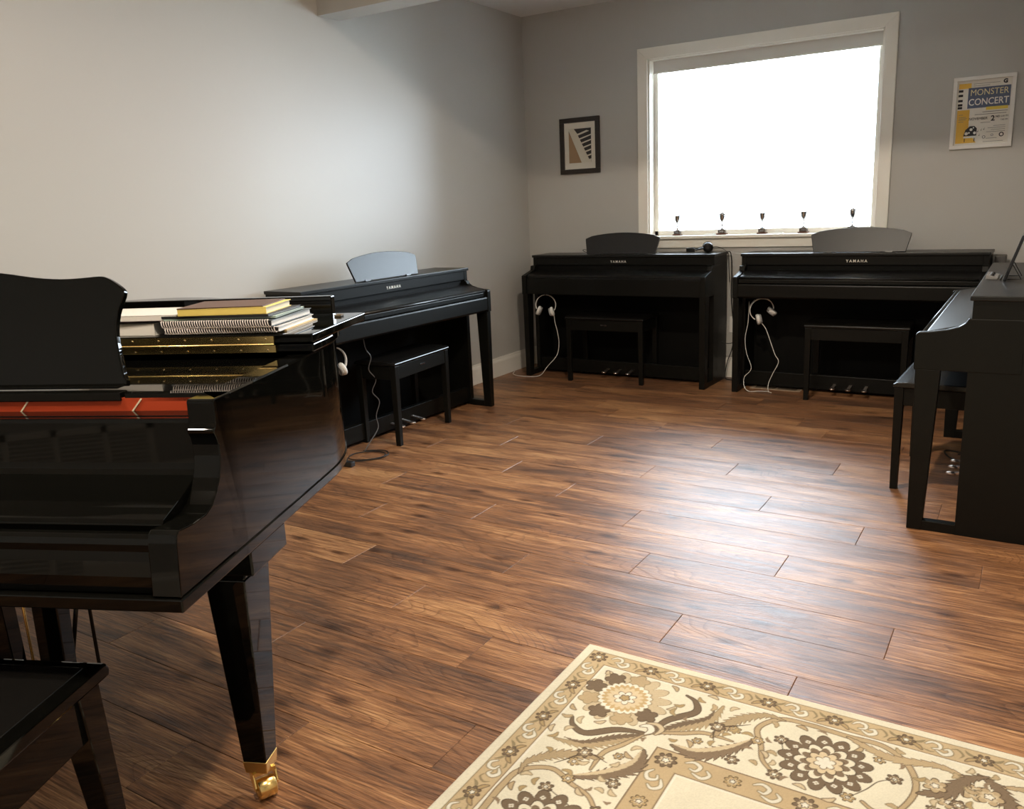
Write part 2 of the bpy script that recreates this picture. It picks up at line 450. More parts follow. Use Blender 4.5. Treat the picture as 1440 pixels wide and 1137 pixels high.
# ------------------------------------------------------------------ rug (painted weave on a fine grid)
def build_rug():
    A = np.concatenate([np.arange(0, 1.24, .0022), np.arange(1.24, 2.10, .010), [2.10]])
    B = np.concatenate([np.arange(0, .90, .0022), np.arange(.90, 2.90, .010), [2.90]])
    na, nb = len(A), len(B)
    img = np.zeros((nb, na, 3))
    CREAM = np.array((.86, .76, .50)); CREAM2 = np.array((.90, .82, .58)); TAN = np.array((.62, .44, .20)); TANL = np.array((.74, .57, .31))
    BRN = np.array((.235, .155, .080)); DRK = np.array((.12, .075, .038)); OLV = np.array((.36, .27, .12)); GOLD = np.array((.55, .37, .13)); PALE = np.array((.93, .87, .68)); RUST = np.array((.34, .17, .07))
    W, L = 2.10, 2.90
    AA, BB = np.meshgrid(A, B)
    d = np.minimum(np.minimum(AA, W - AA), np.minimum(BB, L - BB))
    def layer(mask, c):
        img[:] = img * (1 - mask[..., None]) + c * mask[..., None]
    PX = .0016
    def band(lo, hi): return np.clip((d - lo) / PX + .5, 0, 1) * np.clip((hi - d) / PX + .5, 0, 1)
    img[:] = CREAM2
    layer(band(.030, .094), TAN * 1.12); layer(band(.029, .0325), OLV); layer(band(.0905, .094), BRN * 1.3)
    layer(band(.094, .100), PALE); layer(band(.100, 9), CREAM2)
    layer(band(.366, .442), TAN * 1.05); layer(band(.366, .370), BRN * 1.2); layer(band(.438, .442), BRN * 1.2)
    layer(band(.442, .448), PALE); layer(band(.448, 9), CREAM2 * .98)

    def region(cx, cy, r):
        i0, i1 = np.searchsorted(A, [cx - r, cx + r]); j0, j1 = np.searchsorted(B, [cy - r, cy + r])
        return slice(j0, j1), slice(i0, i1)
    def put(sl, m, c):
        img[sl] = img[sl] * (1 - m[..., None]) + c * m[..., None]
    def poly_r(cx, cy, R, n, k, rot, c, sharp=1.0, outline=None, ow=.0035, sq=1.0):
        sl = region(cx, cy, R * 1.5)
        if sl[0].start >= sl[0].stop or sl[1].start >= sl[1].stop: return
        X = AA[sl] - cx; Y = (BB[sl] - cy) * sq; r = np.hypot(X, Y); th = np.arctan2(Y, X) - rot
        s = np.abs(np.cos(n * th / 2)) ** sharp
        rad = R * (1 - k + k * s)
        if outline is not None: put(sl, np.clip((rad + ow * .5 - r) / PX + .5, 0, 1), outline)
        put(sl, np.clip((rad - ow * .5 - r) / PX + .5, 0, 1), c)
    def stroke(pts, w0, w1, c, teeth=0, outline=None, side=0, freq=60, ow=.0028):
        P = np.array([(p.x, p.y) for p in spline([(a, b, 0) for a, b in pts], 10)])
        seg = np.hypot(*np.diff(P, axis=0).T); cum = np.concatenate([[0], np.cumsum(seg)]); tot = cum[-1]
        mx = max(w0, w1) * 1.8 + .01
        lo = P.min(0) - mx; hi = P.max(0) + mx
        i0, i1 = np.searchsorted(A, [lo[0], hi[0]]); j0, j1 = np.searchsorted(B, [lo[1], hi[1]])
        if i0 >= i1 or j0 >= j1: return
        sl = (slice(j0, j1), slice(i0, i1)); X = AA[sl]; Y = BB[sl]
        best = np.full(X.shape, 9.); par = np.zeros(X.shape); sgn = np.zeros(X.shape)
        for i in range(len(P) - 1):
            p = P[i]; q = P[i + 1]; v = q - p; l2 = v @ v + 1e-12
            t = np.clip(((X - p[0]) * v[0] + (Y - p[1]) * v[1]) / l2, 0, 1)
            dx = X - p[0] - t * v[0]; dy = Y - p[1] - t * v[1]; dd = np.hypot(dx, dy)
            m = dd < best; best[m] = dd[m]; par[m] = (cum[i] + t * seg[i])[m]; sgn[m] = np.sign(v[0] * dy - v[1] * dx)[m]
        u = par / tot
        w = (w0 + (w1 - w0) * np.sin(np.pi * np.clip(u, 0, 1)) ** 1.0) * .5 if teeth == 0 else (w0 + (w1 - w0) * np.sin(np.pi * u ** .8)) * .5
        if teeth:
            saw = (par * freq + best * 25 * 1.0) % 1.0
            ww = w * (1 - teeth * saw)
            if side: ww = np.where(sgn * side > 0, ww, w * .25)
            w = ww
        if outline is not None: put(sl, np.clip((w + ow - best) / PX + .5, 0, 1), outline)
        put(sl, np.clip((w - best) / PX + .5, 0, 1), c)
    def flower(x, y, R, rot=0, n=8, c1=RUST, c2=TANL, c3=PALE):
        poly_r(x, y, R, n, .45, rot, c1, .7, DRK, .003)
        poly_r(x, y, R * .68, n, .35, rot + PI / n, c2, .8, None)
        poly_r(x, y, R * .36, 5, .4, rot, c3, 1, DRK, .0025)
    def swapf(f, sw):
        return (lambda p: (p[1], p[0])) if sw else (lambda p: p)
    # narrow border: flowers and curls, on all four sides (parametrised along the edge)
    def along(edge):
        if edge == 0: return lambda s, q: (s, q), W
        if edge == 1: return lambda s, q: (q, s), L
        if edge == 2: return lambda s, q: (W - q, s), L
        return lambda s, q: (s, L - q), W
    for e in range(4):
        f, Ln = along(e)
        s = .058; i = 0
        while s < Ln - .1:
            if i > 0:
                x, y = f(s, .060)
                for dx in (-1, 1):
                    p = [f(s + dx * .012, .060), f(s + dx * .030, .052), f(s + dx * .040, .040)]
                    stroke(p, .002, .009, OLV, 0, None)
                    p = [f(s + dx * .012, .062), f(s + dx * .028, .072), f(s + dx * .036, .082)]
                    stroke(p, .002, .009, GOLD, 0, BRN)
                flower(x, y, .021, i * .7, 7, BRN, GOLD, PALE)
            m = s + .0825
            stroke([f(m - .040, .052), f(m - .028, .040), f(m - .012, .044), f(m - .010, .060), f(m - .024, .066)], .003, .008, PALE * .95, 0, OLV)
            stroke([f(m - .016, .070), f(m, .080), f(m + .014, .070), f(m + .010, .056), f(m + .0, .060)], .003, .010, PALE * .95, 0, OLV)
            stroke([f(m + .014, .050), f(m + .028, .046), f(m + .040, .062), f(m + .034, .076)], .002, .006, OLV, 0, None)
            stroke([f(m - .045, .075), f(m - .03, .080), f(m - .02, .078)], .002, .005, OLV, 0, None)
            s += .165; i += 1
        flower(*f(.060, .060), .026, .3, 8, BRN, GOLD, PALE)
    # inner tan band
    for e in range(4):
        f, Ln = along(e)
        s = .405; i = 0
        while s < Ln - .36:
            x, y = f(s, .404)
            flower(x, y, .027 if i % 2 == 0 else .020, i, 8, BRN if i % 2 == 0 else GOLD, TANL, PALE)
            m = s + .08
            stroke([f(m - .035, .392), f(m - .018, .382), f(m, .392), f(m - .006, .41), f(m - .02, .408)], .003, .009, PALE * .9, 0, OLV)
            stroke([f(m - .010, .420), f(m + .014, .428), f(m + .028, .412), f(m + .018, .398)], .003, .009, PALE * .9, 0, OLV)
            s += .16; i += 1
    # main field
    def big(x, y, R, rot, style=0):
        if style == 0:
            poly_r(x, y, R * 1.10, 15, .30, rot, TANL * .95, .8, OLV, .003)
            for k in range(9):
                a = rot + 2 * PI * k / 9 + .15
                if k in (2, 3): continue
                poly_r(x + math.cos(a) * R * .86, y + math.sin(a) * R * .80, R * .27, 5, .35, a, BRN if k % 2 == 0 else TAN, .8, DRK if k % 2 == 0 else OLV, .003)
            poly_r(x, y, R * .66, 22, .10, rot, PALE, 1, OLV, .003)
            poly_r(x, y, R * .58, 24, .16, rot, GOLD * 1.25, .9, None)
            poly_r(x, y, R * .47, 18, .22, rot + .2, TANL * 1.12, .9, None)
            poly_r(x, y, R * .28, 7, .45, rot, PALE, .8, BRN, .003)
            poly_r(x, y, R * .13, 5, .35, rot, GOLD, .8, DRK, .003)
        else:
            poly_r(x, y, R * 1.06, 13, .28, rot, BRN, .7, DRK, .003)
            for k in range(13):
                a = rot + 2 * PI * (k + .0) / 13
                poly_r(x + math.cos(a) * R * .80, y + math.sin(a) * R * .80, R * .085, 4, .3, a, PALE * .95, .8, None)
                poly_r(x + math.cos(a) * R * .80, y + math.sin(a) * R * .80, R * .045, 4, .3, a, OLV, .8, None)
            poly_r(x, y, R * .70, 11, .26, rot + .2, CREAM2, .8, DRK, .003)
            poly_r(x, y, R * .58, 11, .30, rot + .1, BRN * 1.2, .8, None)
            poly_r(x, y, R * .43, 9, .30, rot, TANL * 1.1, .8, DRK, .003)
            poly_r(x, y, R * .25, 6, .42, rot, PALE, .8, BRN, .003)
    def corner(f):
        st = lambda pts, *a, **k: stroke([f(*p) for p in pts], *a, **k)
        fl = lambda x, y, R, **k: flower(*f(x, y), R, **k)
        sg = f.sg
        # acanthus leaves springing from the joint (.325,.339)
        for sw in (0, 1):
            g2 = (lambda a, b: (a, b)) if not sw else (lambda a, b: (b, a))
            S = lambda pts, *a, **k: st([g2(*p) for p in pts], *a, **k)
            F = lambda x, y, R, **k: fl(*g2(x, y), R, **k)
            S([(.330, .330), (.350, .255), (.400, .190), (.385, .145), (.355, .128)], .004, .020, BRN, 0, DRK)
            S([(.335, .325), (.390, .260), (.440, .205), (.455, .130)], .006, .062, TAN * .9, .55, OLV, 1 if (not sw) == (sg > 0) else -1, 62)
            S([(.335, .325), (.380, .262), (.435, .200), (.440, .150)], .004, .026, BRN, .5, None, 0, 62)
            S([(.340, .320), (.400, .290), (.450, .262), (.520, .262)], .003, .012, TAN, 0, BRN)
            # long sweeping scroll
            S([(.655, .345), (.605, .300), (.585, .245), (.560, .180), (.600, .118), (.670, .108), (.760, .112), (.840, .112), (.900, .160), (.925, .240), (.900, .330), (.860, .352), (.830, .335)], .006, .014, TAN, 0, BRN)
            S([(.395, .345), (.460, .352), (.520, .300), (.570, .230)], .004, .050, BRN * 1.25, .5, DRK, 0, 55)
            S([(.400, .340), (.455, .335), (.515, .290), (.560, .230)], .003, .018, TANL, .3, None, 0, 55)
            S([(.470, .270), (.500, .180), (.560, .120), (.610, .120)], .004, .040, TAN * .85, .55, BRN, 0, 60)
            S([(.480, .285), (.470, .230), (.520, .190), (.540, .175)], .002, .005, DRK, 0, None)
            for (x, y, R) in ((.470, .222, .020), (.512, .215, .016), (.445, .300, .013), (.540, .330, .017), (.573, .231, .016), (.622, .20, .018), (.640, .335, .018), (.840, .17, .014), (.880, .225, .018), (.800, .335, .016)):
                F(x, y, R, rot=x * 9, n=6, c1=BRN if R > .0165 else GOLD, c2=TANL, c3=PALE)
            for (x, y, a) in ((.285, .150, .5), (.30, .245, 1.2), (.34, .20, 2.2), (.42, .105, .2), (.315, .112, .8), (.60, .275, .9), (.655, .13, .3), (.79, .15, 2.), (.70, .35, .2), (.765, .36, 2.6), (.43, .32, 1.0), (.125, .125, .6)):
                dx, dy = math.cos(a) * .013, math.sin(a) * .013
                S([(x - dx, y - dy), (x + dy * .35, y - dx * .35), (x + dx, y + dy)], .002, .010, TANL if (x * 100) % 2 < 1 else TAN, 0, BRN)
            S([(.640, .330), (.655, .290), (.640, .250), (.622, .200)], .002, .003, DRK, 0, None)
            S([(.800, .335), (.830, .290), (.850, .250), (.880, .225)], .002, .003, DRK, 0, None)
            S([(.760, .115), (.860, .150), (.960, .130), (1.03, .150)], .004, .030, TAN, .4, BRN, 0, 50)
            S([(.930, .250), (.985, .215), (1.02, .150), (1.06, .120)], .004, .050, BRN * 1.2, .5, DRK, 0, 55)
            for (x, y, R) in ((.960, .205, .026), (1.01, .25, .018), (.965, .29, .016), (1.065, .19, .030), (1.11, .25, .022), (1.05, .31, .02)):
                F(x, y, R, rot=x * 7, n=6, c1=TAN if R > .02 else BRN, c2=TANL, c3=PALE)
        big(*f(.213, .215), .112, f.rot + 3.9, 0)
        st([(.300, .310), (.318, .300), (.330, .315), (.322, .335)], .004, .016, PALE, 0, BRN)
        st([(.345, .325), (.352, .300), (.335, .285), (.31, .29)], .004, .012, TANL, 0, BRN)
        big(*f(.732, .240), .100, f.rot + 1.6, 1)
        big(*f(.240, .732), .100, f.rot, 1)
    class Fm:
        def __init__(s, mx, my, sg, rot): s.mx = mx; s.my = my; s.sg = sg; s.rot = rot
        def __call__(s, a, b): return (W - a if s.mx else a, L - b if s.my else b)
    for mx, my in ((1, 1), (0, 1), (1, 0), (0, 0)):
        corner(Fm(mx, my, -1 if mx != my else 1, 0))
    # small leaves scattered between the scrolls
    r4 = random.Random(21)
    bigs = [(.213, .215, .135), (.732, .240, .115), (.240, .732, .115)]
    placed = []
    for _ in range(2600):
        x = r4.uniform(.105, W - .105); y = r4.uniform(.105, L - .105); dd = min(x, y, W - x, L - y)
        if dd > .355 or dd < .108 or (x > 1.3 and y > 1.0): continue
        xm, ym = min(x, W - x), min(y, L - y)
        if any(math.hypot(xm - bx, ym - by) < br for bx, by, br in bigs): continue
        if any(abs(x - px_) < .024 and abs(y - py_) < .024 for px_, py_ in placed): continue
        jj = min(np.searchsorted(B, y), nb - 1); ii = min(np.searchsorted(A, x), na - 1)
        if img[jj, ii].mean() < .68: continue
        placed.append((x, y)); a = r4.uniform(0, 6.28); ln = r4.uniform(.008, .014)
        pts = [(x - math.cos(a) * ln, y - math.sin(a) * ln), (x + math.sin(a) * ln * .5, y - math.cos(a) * ln * .5), (x + math.cos(a) * ln, y + math.sin(a) * ln)]
        k_ = len(placed) % 4
        stroke(pts, .002, (.010, .013, .009, .012)[k_], (TANL, TAN, GOLD, BRN * 1.5)[k_], (0, .4, 0, .4)[k_], OLV if k_ != 3 else None, 0, 120)
    # centre field sprays
    r2 = random.Random(3)
    for i in range(230):
        x = r2.uniform(.47, W - .47); y = r2.uniform(.475, L - .475)
        a = r2.uniform(0, 6.28)
        if i % 3 == 0: flower(x, y, r2.uniform(.014, .03), a, 6, BRN if i % 2 else TAN, TANL, PALE)
        else:
            p = [(x + math.cos(a + j * .5) * .02 * j, y + math.sin(a + j * .5) * .02 * j) for j in range(4)]
            stroke(p, .003, .016, TAN if i % 2 else BRN * 1.3, .4, OLV, 0, 60)
    # weave mottling
    img *= (1 + (rng.random((nb, na, 1)) - .5) * .12)
    lum = img.mean(-1, keepdims=True); img = lum + (img - lum) * .74
    wash = sum(np.sin(AA * f_ + p_ * BB + p_) for f_, p_ in ((23., 7.), (41., 19.), (67., 31.), (11., 53.)))[..., None] / 4
    img = img * (.70 + .035 * wash)
    Z = .009 + (rng.random((nb, na)) - .5) * .0006
    ed = np.minimum(d / .006, 1); Z = Z * (.55 + .45 * ed)
    V3 = np.stack([AA, -BB, Z], -1).reshape(-1, 3)
    idx = np.arange(na * nb).reshape(nb, na)
    q = np.stack([idx[1:, :-1], idx[1:, 1:], idx[:-1, 1:], idx[:-1, :-1]], -1).reshape(-1, 4)
    # skirt down to the floor
    ring = np.concatenate([idx[0, :], idx[1:, -1], idx[-1, -2::-1], idx[-2:0:-1, 0]])
    base = len(V3); low = V3[ring].copy(); low[:, 2] = .0005
    V3 = np.concatenate([V3, low]); m = len(ring); r0 = np.arange(m); r1 = (r0 + 1) % m
    q = np.concatenate([q, np.stack([ring[r0], ring[r1], base + r1, base + r0], -1)])
    me = bpy.data.meshes.new('rug'); me.vertices.add(len(V3)); me.vertices.foreach_set('co', V3.ravel())
    me.loops.add(len(q) * 4); me.loops.foreach_set('vertex_index', q.ravel().astype(np.int32))
    me.polygons.add(len(q)); me.polygons.foreach_set('loop_start', np.arange(0, len(q) * 4, 4, dtype=np.int32)); me.polygons.foreach_set('loop_total', np.full(len(q), 4, dtype=np.int32))
    me.update(calc_edges=True)
    ca = me.color_attributes.new('weave', 'FLOAT_COLOR', 'POINT')
    c4 = np.ones((len(V3), 4)); c4[:base, :3] = np.clip(img.reshape(-1, 3), 0, 1); c4[base:, :3] = CREAM
    ca.data.foreach_set('color', c4.ravel().astype(np.float32))
    m_ = new_mat('woven_wool', (.8, .7, .5), .95, spec=.15); t = NT(m_)
    at = t.add('ShaderNodeVertexColor'); at.layer_name = 'weave'
    t.link(at.outputs['Color'], t.b.inputs['Base Color'])
    tc = t.add('ShaderNodeTexCoord'); n = t.add('ShaderNodeTexNoise', i_Scale=700.0, i_Detail=2.0); b = t.add('ShaderNodeBump', i_Strength=.4, i_Distance=.001)
    t.link(tc.outputs['Object'], n.inputs['Vector']); t.link(n.outputs['Fac'], b.inputs['Height']); t.link(b.outputs['Normal'], t.b.inputs['Normal'])
    me.materials.append(m_)
    o = bpy.data.objects.new('rug', me); COL.objects.link(o); o.location = (2.482, -3.924, 0)
    tag(o, 'cream and tan floral area rug with brown scrolls on the plank floor', 'rug')
build_rug()

# ------------------------------------------------------------------ digital pianos
LD, AD, ZT, ZA, ZB = .274, .450, .917, .778, .637
def digital_piano(label, W, loc, rz, style, stub=False, with_rest=True, logo=True):
    t = thing('digital_piano', label, 'piano', loc, rz, 'black digital pianos along the walls')
    th = .032
    arm = [(-.10, ZB), (-AD, ZB), (-AD, ZA - .008), (-AD + .008, ZA), (-.40, ZA + .004), (-.35, ZA + .012), (-.31, ZA + .024), (-.290, ZA + .038), (-.279, ZA + .056), (-.10, ZA + .056)]
    if stub:
        arm = [(-.10, ZB), (-AD, ZB), (-AD, ZA - .004), (-AD + .008, ZA), (-.318, ZA + .030), (-.312, ZA + .060), (-.300, ZA + .063), (-.10, ZA + .063)]
    for s in (0, 1):
        x0, x1 = (0, th) if s == 0 else (W - th, W)
        box(x0, x1, -LD + .004, -.004, 0, ZT - .016).build('side_panel', M_SAT, t, bevel=.002)
        MB().prism(arm, x0 - .0015, x1 + .0015, axis='x').build('arm', M_SAT, t, bevel=.003)
        # tapered front leg
        lx0, lx1 = (x0 + .000, x1 + .008) if s == 0 else (x0 - .008, x1)
        if style == 1: lx0, lx1 = (x0, x1 + .010) if s == 0 else (x0 - .010, x1)
        MB().hexa([(lx0, -AD + .012, 0), (lx1, -AD + .012, 0), (lx1, -AD + .066, 0), (lx0, -AD + .066, 0)],
                  [(lx0, -AD + .006, ZB + .002), (lx1, -AD + .006, ZB + .002), (lx1, -AD + .092, ZB + .002), (lx0, -AD + .092, ZB + .002)]).build('leg', M_SAT, t, bevel=.003)
        box(lx0 + .001, lx1 - .001, -AD + .06, -LD + .01, .001, .040).build('foot_rail', M_SAT, t, bevel=.002)
    # lid with slim overhang
    box(-.006, W + .006, -LD - .006, 0, ZT - .018, ZT).build('lid', M_SAT2, t, bevel=.003)
    box(th, W - th, -LD + .006, -LD + .022, .842, ZT - .018).build('upper_front_panel', M_SAT, t, bevel=.001)
    box(th, W - th, -LD + .020, -LD + .03, .79, .84).build('speaker_slot', M_INNER, t)
    # key cover, sloping forward
    zc = .806 if style == 0 else .800
    MB().prism([(-LD + .018, zc - .022), (-LD + .018, zc + .004), (-LD - .02, zc), (-AD + .038, ZA + .002), (-AD + .030, ZA - .004), (-AD + .030, ZA - .022)], th + .001, W - th - .001, axis='x').build('key_cover', M_SAT2, t, bevel=.002)
    if style == 0:
        MB().tube([(th + .002, -AD + .022, ZA - .008), (W - th - .002, -AD + .022, ZA - .008)], .0085, 10).build('cover_lip', M_SAT2, t)
        box(th, W - th, -AD + .016, -AD + .05, ZA - .042, ZA - .016).build('key_slip', M_SAT, t, bevel=.003)
        MB().prism([(-AD + .006, ZA - .046), (-AD + .003, ZA - .054), (-AD + .003, ZB + .012), (-AD + .018, ZB), (-AD + .06, ZB), (-AD + .06, ZA - .046)], th, W - th, axis='x').build('front_rail', M_SAT, t, bevel=.003)
    else:
        box(th, W - th, -AD + .030, -AD + .06, ZA - .040, ZA - .018).build('key_slip', M_SAT, t, bevel=.002)
        box(th, W - th, -AD + .012, -AD + .05, ZB, ZA - .022).build('front_rail', M_SAT, t, bevel=.003)
    box(th, W - th, -AD + .05, -.05, ZB + .006, ZB + .030).build('key_bed', M_SAT, t)
    box(th, W - th, -.050, -.030, .012, ZB + .01).build('knee_panel', M_INNER, t)
    pr = box(th, W - th, -.255, -.215, .022, .118).build('pedal_rail', M_SAT, t, bevel=.003)
    for i in (-1, 0, 1):
        x = W / 2 + i * .098
        p = MB()
        p.hexa([(x - .010, -.335, .046), (x + .010, -.335, .046), (x + .009, -.25, .058), (x - .009, -.25, .058)], [(x - .010, -.335, .054), (x + .010, -.335, .054), (x + .009, -.25, .066), (x - .009, -.25, .066)])
        p.lathe([(.0, -.008), (.013, -.006), (.018, 0), (.015, .005), (.0, .008)], 14, M=Matrix.Translation((x, -.336, .050)) @ Matrix.Diagonal((1, 1.3, 1, 1)))
        p.build('pedal', M_PEDAL, t)
    if logo:
        MT = Matrix.Translation((W / 2, -LD + .0055, .866)) @ Matrix.Rotation(PI / 2, 4, 'X')
        text_obj('YAMAHA', .024, M_LETTER, t, MT, 'lettering', 1.45, bold=.0004)
    # music rest
    if not with_rest: return t
    w2, wb2, h = .298, .274, .158
    poly = [(-wb2, 0), (wb2, 0)]
    top = []
    for i in range(13):
        u = -1 + 2 * i / 12
        top.append((-u * w2, h - .032 * u * u - (.010 if abs(u) == 1 else 0)))
    top.insert(0, (w2 - .001, h - .055)); top.append((-w2 + .001, h - .055))
    poly += top
    Mr = Matrix.Translation((W / 2, -.235, ZT + .004)) @ Matrix.Rotation(math.radians(-17), 4, 'X')
    rest = MB().prism([(z, x) for x, z in poly], 0, .012, axis='y', M=Mr).build('music_rest', M_REST, t, bevel=.002)
    for sx in (-1, 1):
        sup = MB().box(sx * .18 - .02, sx * .18 + .02, -.004, .035, -.004, .006, M=Mr)
        sup.build('rest_hinge', M_PLASTIC_B, rest)
        MB().box(sx * .165 - .005, sx * .165 + .005, .012, .020, .0, .09, M=Mr).build('rest_stay', M_PLASTIC_B, rest)
    return t
PL = digital_piano('black digital piano against the long pale wall, behind the grand piano', 1.461, (.0416, -2.8635, 0), PI / 2 - .0241, 0)
PB1 = digital_piano('black digital piano in the corner, left of the window', 1.449, (.205, -.026, 0), -.0148, 1, stub=True)
PB2 = digital_piano('black digital piano under the right part of the window, floor vent at its foot', 1.461, (1.8393, -.032, 0), -.0173, 0, stub=True)
PR = digital_piano('black digital piano seen from its end at the right edge', 1.461, (3.6236, -1.0869, 0), -PI / 2 - .0018, 0, with_rest=False)

# ------------------------------------------------------------------ benches
def bench(label, loc, rz, w, d, h, mt_seat=M_LEATHER, badge=True):
    t = thing('piano_bench', label, 'bench', loc, rz, 'small black piano benches')
    # local origin: front-left floor corner, x along the front, y backwards
    n = 12; top = []
    cx = w / 2
    s = MB()
    s.prism([(-.006, h - .026), (-.006, h - .012), (.010, h - .003), (.05, h), (d - .05, h), (d - .010, h - .003), (d + .006, h - .012), (d + .006, h - .026)], -.006, w + .006, axis='x')
    s.build('seat', mt_seat, t, bevel=.005, seg=3)
    a = MB()
    for q in ((.0365, w - .0365, .004, .024), (.0365, w - .0365, d - .024, d - .004)): a.box(q[0], q[1], q[2], q[3], h - .105, h - .028)
    a.box(.004, .024, .0365, d - .0365, h - .105, h - .028); a.box(w - .024, w - .004, .0365, d - .0365, h - .105, h - .028)
    a.build('apron', M_SAT, t, bevel=.002)
    for ix in (0, 1):
        for iy in (0, 1):
            x0 = 0 if ix == 0 else w - .038; y0 = 0 if iy == 0 else d - .038
            tx = .004; MB().hexa([(x0 + tx, y0 + tx, 0), (x0 + .038 - tx, y0 + tx, 0), (x0 + .038 - tx, y0 + .038 - tx, 0), (x0 + tx, y0 + .038 - tx, 0)],
                      [(x0, y0, h - .027), (x0 + .038, y0, h - .027), (x0 + .038, y0 + .038, h - .027), (x0, y0 + .038, h - .027)]).build('leg', M_SAT, t, bevel=.002)
    if badge:
        box(w / 2 - .026, w / 2 + .026, .002, .0045, h - .068, h - .058).build('badge', M_SILVER, t, label='small silver badge')
    return t
bench('small black bench with silver badge in front of the piano by the long wall', (.553, -2.452, 0), PI / 2 + .09, .575, .27, .488)
bench('small black bench pushed under the piano left of the window', (.600, -.535, 0), .045, .600, .33, .490)
bench('small black bench in front of the piano under the window', (2.318, -.545, 0), .02, .600, .33, .497, badge=False)
bench('small black bench under the end-on piano at the right, seat catching window light', (3.07, -1.52, 0), -PI / 2 - .03, .575, .33, .490, badge=False)

# ------------------------------------------------------------------ grand piano
KX, KY, GA = 2.3188, -5.1486, math.radians(23.0)
def grand():
    t = thing('grand_piano', 'polished ebony grand piano with folded lid and raised music desk, front left', 'piano', (KX, KY, 0), GA)
    Wg = 1.50; th = .055
    out = [(0, .20), (0, .45), (0, .70), (-.004, .80), (-.03, .92), (-.09, 1.05), (-.20, 1.17), (-.34, 1.27), (-.47, 1.37), (-.57, 1.49), (-.66, 1.63), (-.77, 1.75), (-.92, 1.84), (-1.08, 1.86), (-1.24, 1.80), (-1.36, 1.68), (-1.44, 1.50), (-1.48, 1.30), (-1.50, 1.08)]
    sm = [(p.x, p.y) for p in spline([(a, b, 0) for a, b in out[2:]], 4)]
    out = [(0, .20), (0, .45)] + sm + [(-1.5, .60), (-1.5, .20)]
    def offset(poly, dd):
        n = len(poly); r = []
        for i in range(n):
            a = Vector(poly[i - 1]); b = Vector(poly[i]); c = Vector(poly[(i + 1) % n])
            t1 = (b - a).normalized(); t2 = (c - b).normalized()
            n1 = Vector((t1.y, -t1.x)); n2 = Vector((t2.y, -t2.x)); m = (n1 + n2)
            m = m / max(m.length_squared / 2, .5)
            r.append((b.x + m.x * dd, b.y + m.y * dd))
        return r
    MB().prism(offset(out, -.002), .650, .925, smooth=False).build('case', M_GLOSS, t)
    # rim (outer wall, slightly proud, rises above the case)
    inn = offset(out, -.052)
    rm = MB(); n = len(out)
    rings = [[(p[0], p[1], .666) for p in out], [(p[0], p[1], .9745) for p in out], [(p[0], p[1], .978) for p in offset(out, -.004)], [(p[0], p[1], .978) for p in inn], [(p[0], p[1], .90) for p in inn]]
    for lv in range(4):
        rm.addv(rings[lv] + rings[lv + 1], [(i, i + 1, n + i + 1, n + i) for i in range(n - 1)], lv in (0, 3))
    rm.build('rim', M_GLOSS, t)
    # bottom molding runs round the whole case and under the keys
    ol = [(0, -.001)] + out[1:-1] + [(-1.5, -.001)]
    MB().prism(offset(ol, .003), .640, .6655).build('bottom_molding', M_GLOSS, t, bevel=.003)
    # arms with the curved profile
    prof = [(.0, .667), (.002, .69), (.009, .765), (.014, .779), (.022, .785), (.036, .783), (.07, .779), (.115, .779), (.140, .788), (.162, .807), (.178, .828), (.187, .850), (.191, .868), (.191, .890), (.187, .905), (.180, .915), (.179, .922), (.186, .926), (.190, .932), (.190, .973), (.194, .978), (.26, .978), (.26, .667)]
    for x0, x1 in ((-th, 0), (-Wg, -Wg + th)):
        MB().prism(prof, x0, x1 - (.0 if x1 else .0), axis='x').build('arm', M_GLOSS, t, bevel=.0025, seg=3)
    # key slip with rolled top, key blocks
    xs0, xs1 = -Wg + th + .001, -th - .001
    ks = [(.012, .667), (.010, .700), (.012, .728), (.016, .745), (.016, .758), (.020, .768), (.028, .774), (.040, .774), (.048, .766), (.06, .76), (.06, .667)]
    MB().prism(ks, xs0, xs1, axis='x').build('key_slip', M_GLOSS, t, bevel=.002)
    # closed fallboard
    fb = [(.066, .755), (.060, .764), (.060, .778), (.066, .786), (.10, .796), (.15, .812), (.19, .829), (.199, .838), (.201, .850), (.201, .930), (.204, .938), (.222, .938), (.222, .755)]
    MB().prism(fb, xs0, xs1, axis='x').build('fallboard', M_GLOSS, t, bevel=.0015)
    box(xs0, xs1, .222, .262, .925, .9395).build('nameboard_ledge', M_GLOSS, t, bevel=.001)
    rf = box(xs0, xs1, .262, .272, .930, .966).build('red_strip', M_RED, t, label='bright red strip behind the fallboard')  # plain saturated red strip above the ledge
    for u in (-.205, -.455):
        MB().box(-.0015, .0015, 0, .002, -.018, .018, M=Matrix.Translation((u, .2605, .951)) @ Matrix.Rotation(math.radians(42), 4, 'Y')).build('cord', M_CREAMS, rf, label='thin pale slanting line')  # slim cream bars set aslant on the red strip
    dr = MB(); dr.box(xs0, -.236, .258, .285, .960, .978); dr.build('desk_rail', M_GLOSS, t, bevel=.002)
    box(-.230, xs1, .262, .285, .957, .975).build('desk_rail', M_GLOSS, t, bevel=.002)
    box(xs0, xs1, .285, .80, .950, .970).build('desk_tray', M_GLOSS, t)
    # music desk with its wavy outline
    half = [(.492, 0), (.492, .012), (.486, .022), (.474, .075), (.468, .115), (.472, .150), (.480, .172), (.486, .190), (.484, .200), (.470, .212), (.446, .226), (.428, .229), (.39, .227), (.34, .226), (.28, .231), (.20, .243), (.10, .252), (0, .255)]
    hs = [(p.x, p.y) for p in spline([(a, b, 0) for a, b in half[2:]], 3)]
    half = half[:2] + hs
    poly = [(a, b) for a, b in half] + [(-a, b) for a, b in reversed(half[:-1])]
    Md = Matrix.Translation((-.752, .318, .979)) @ Matrix.Rotation(math.radians(-14), 4, 'X')
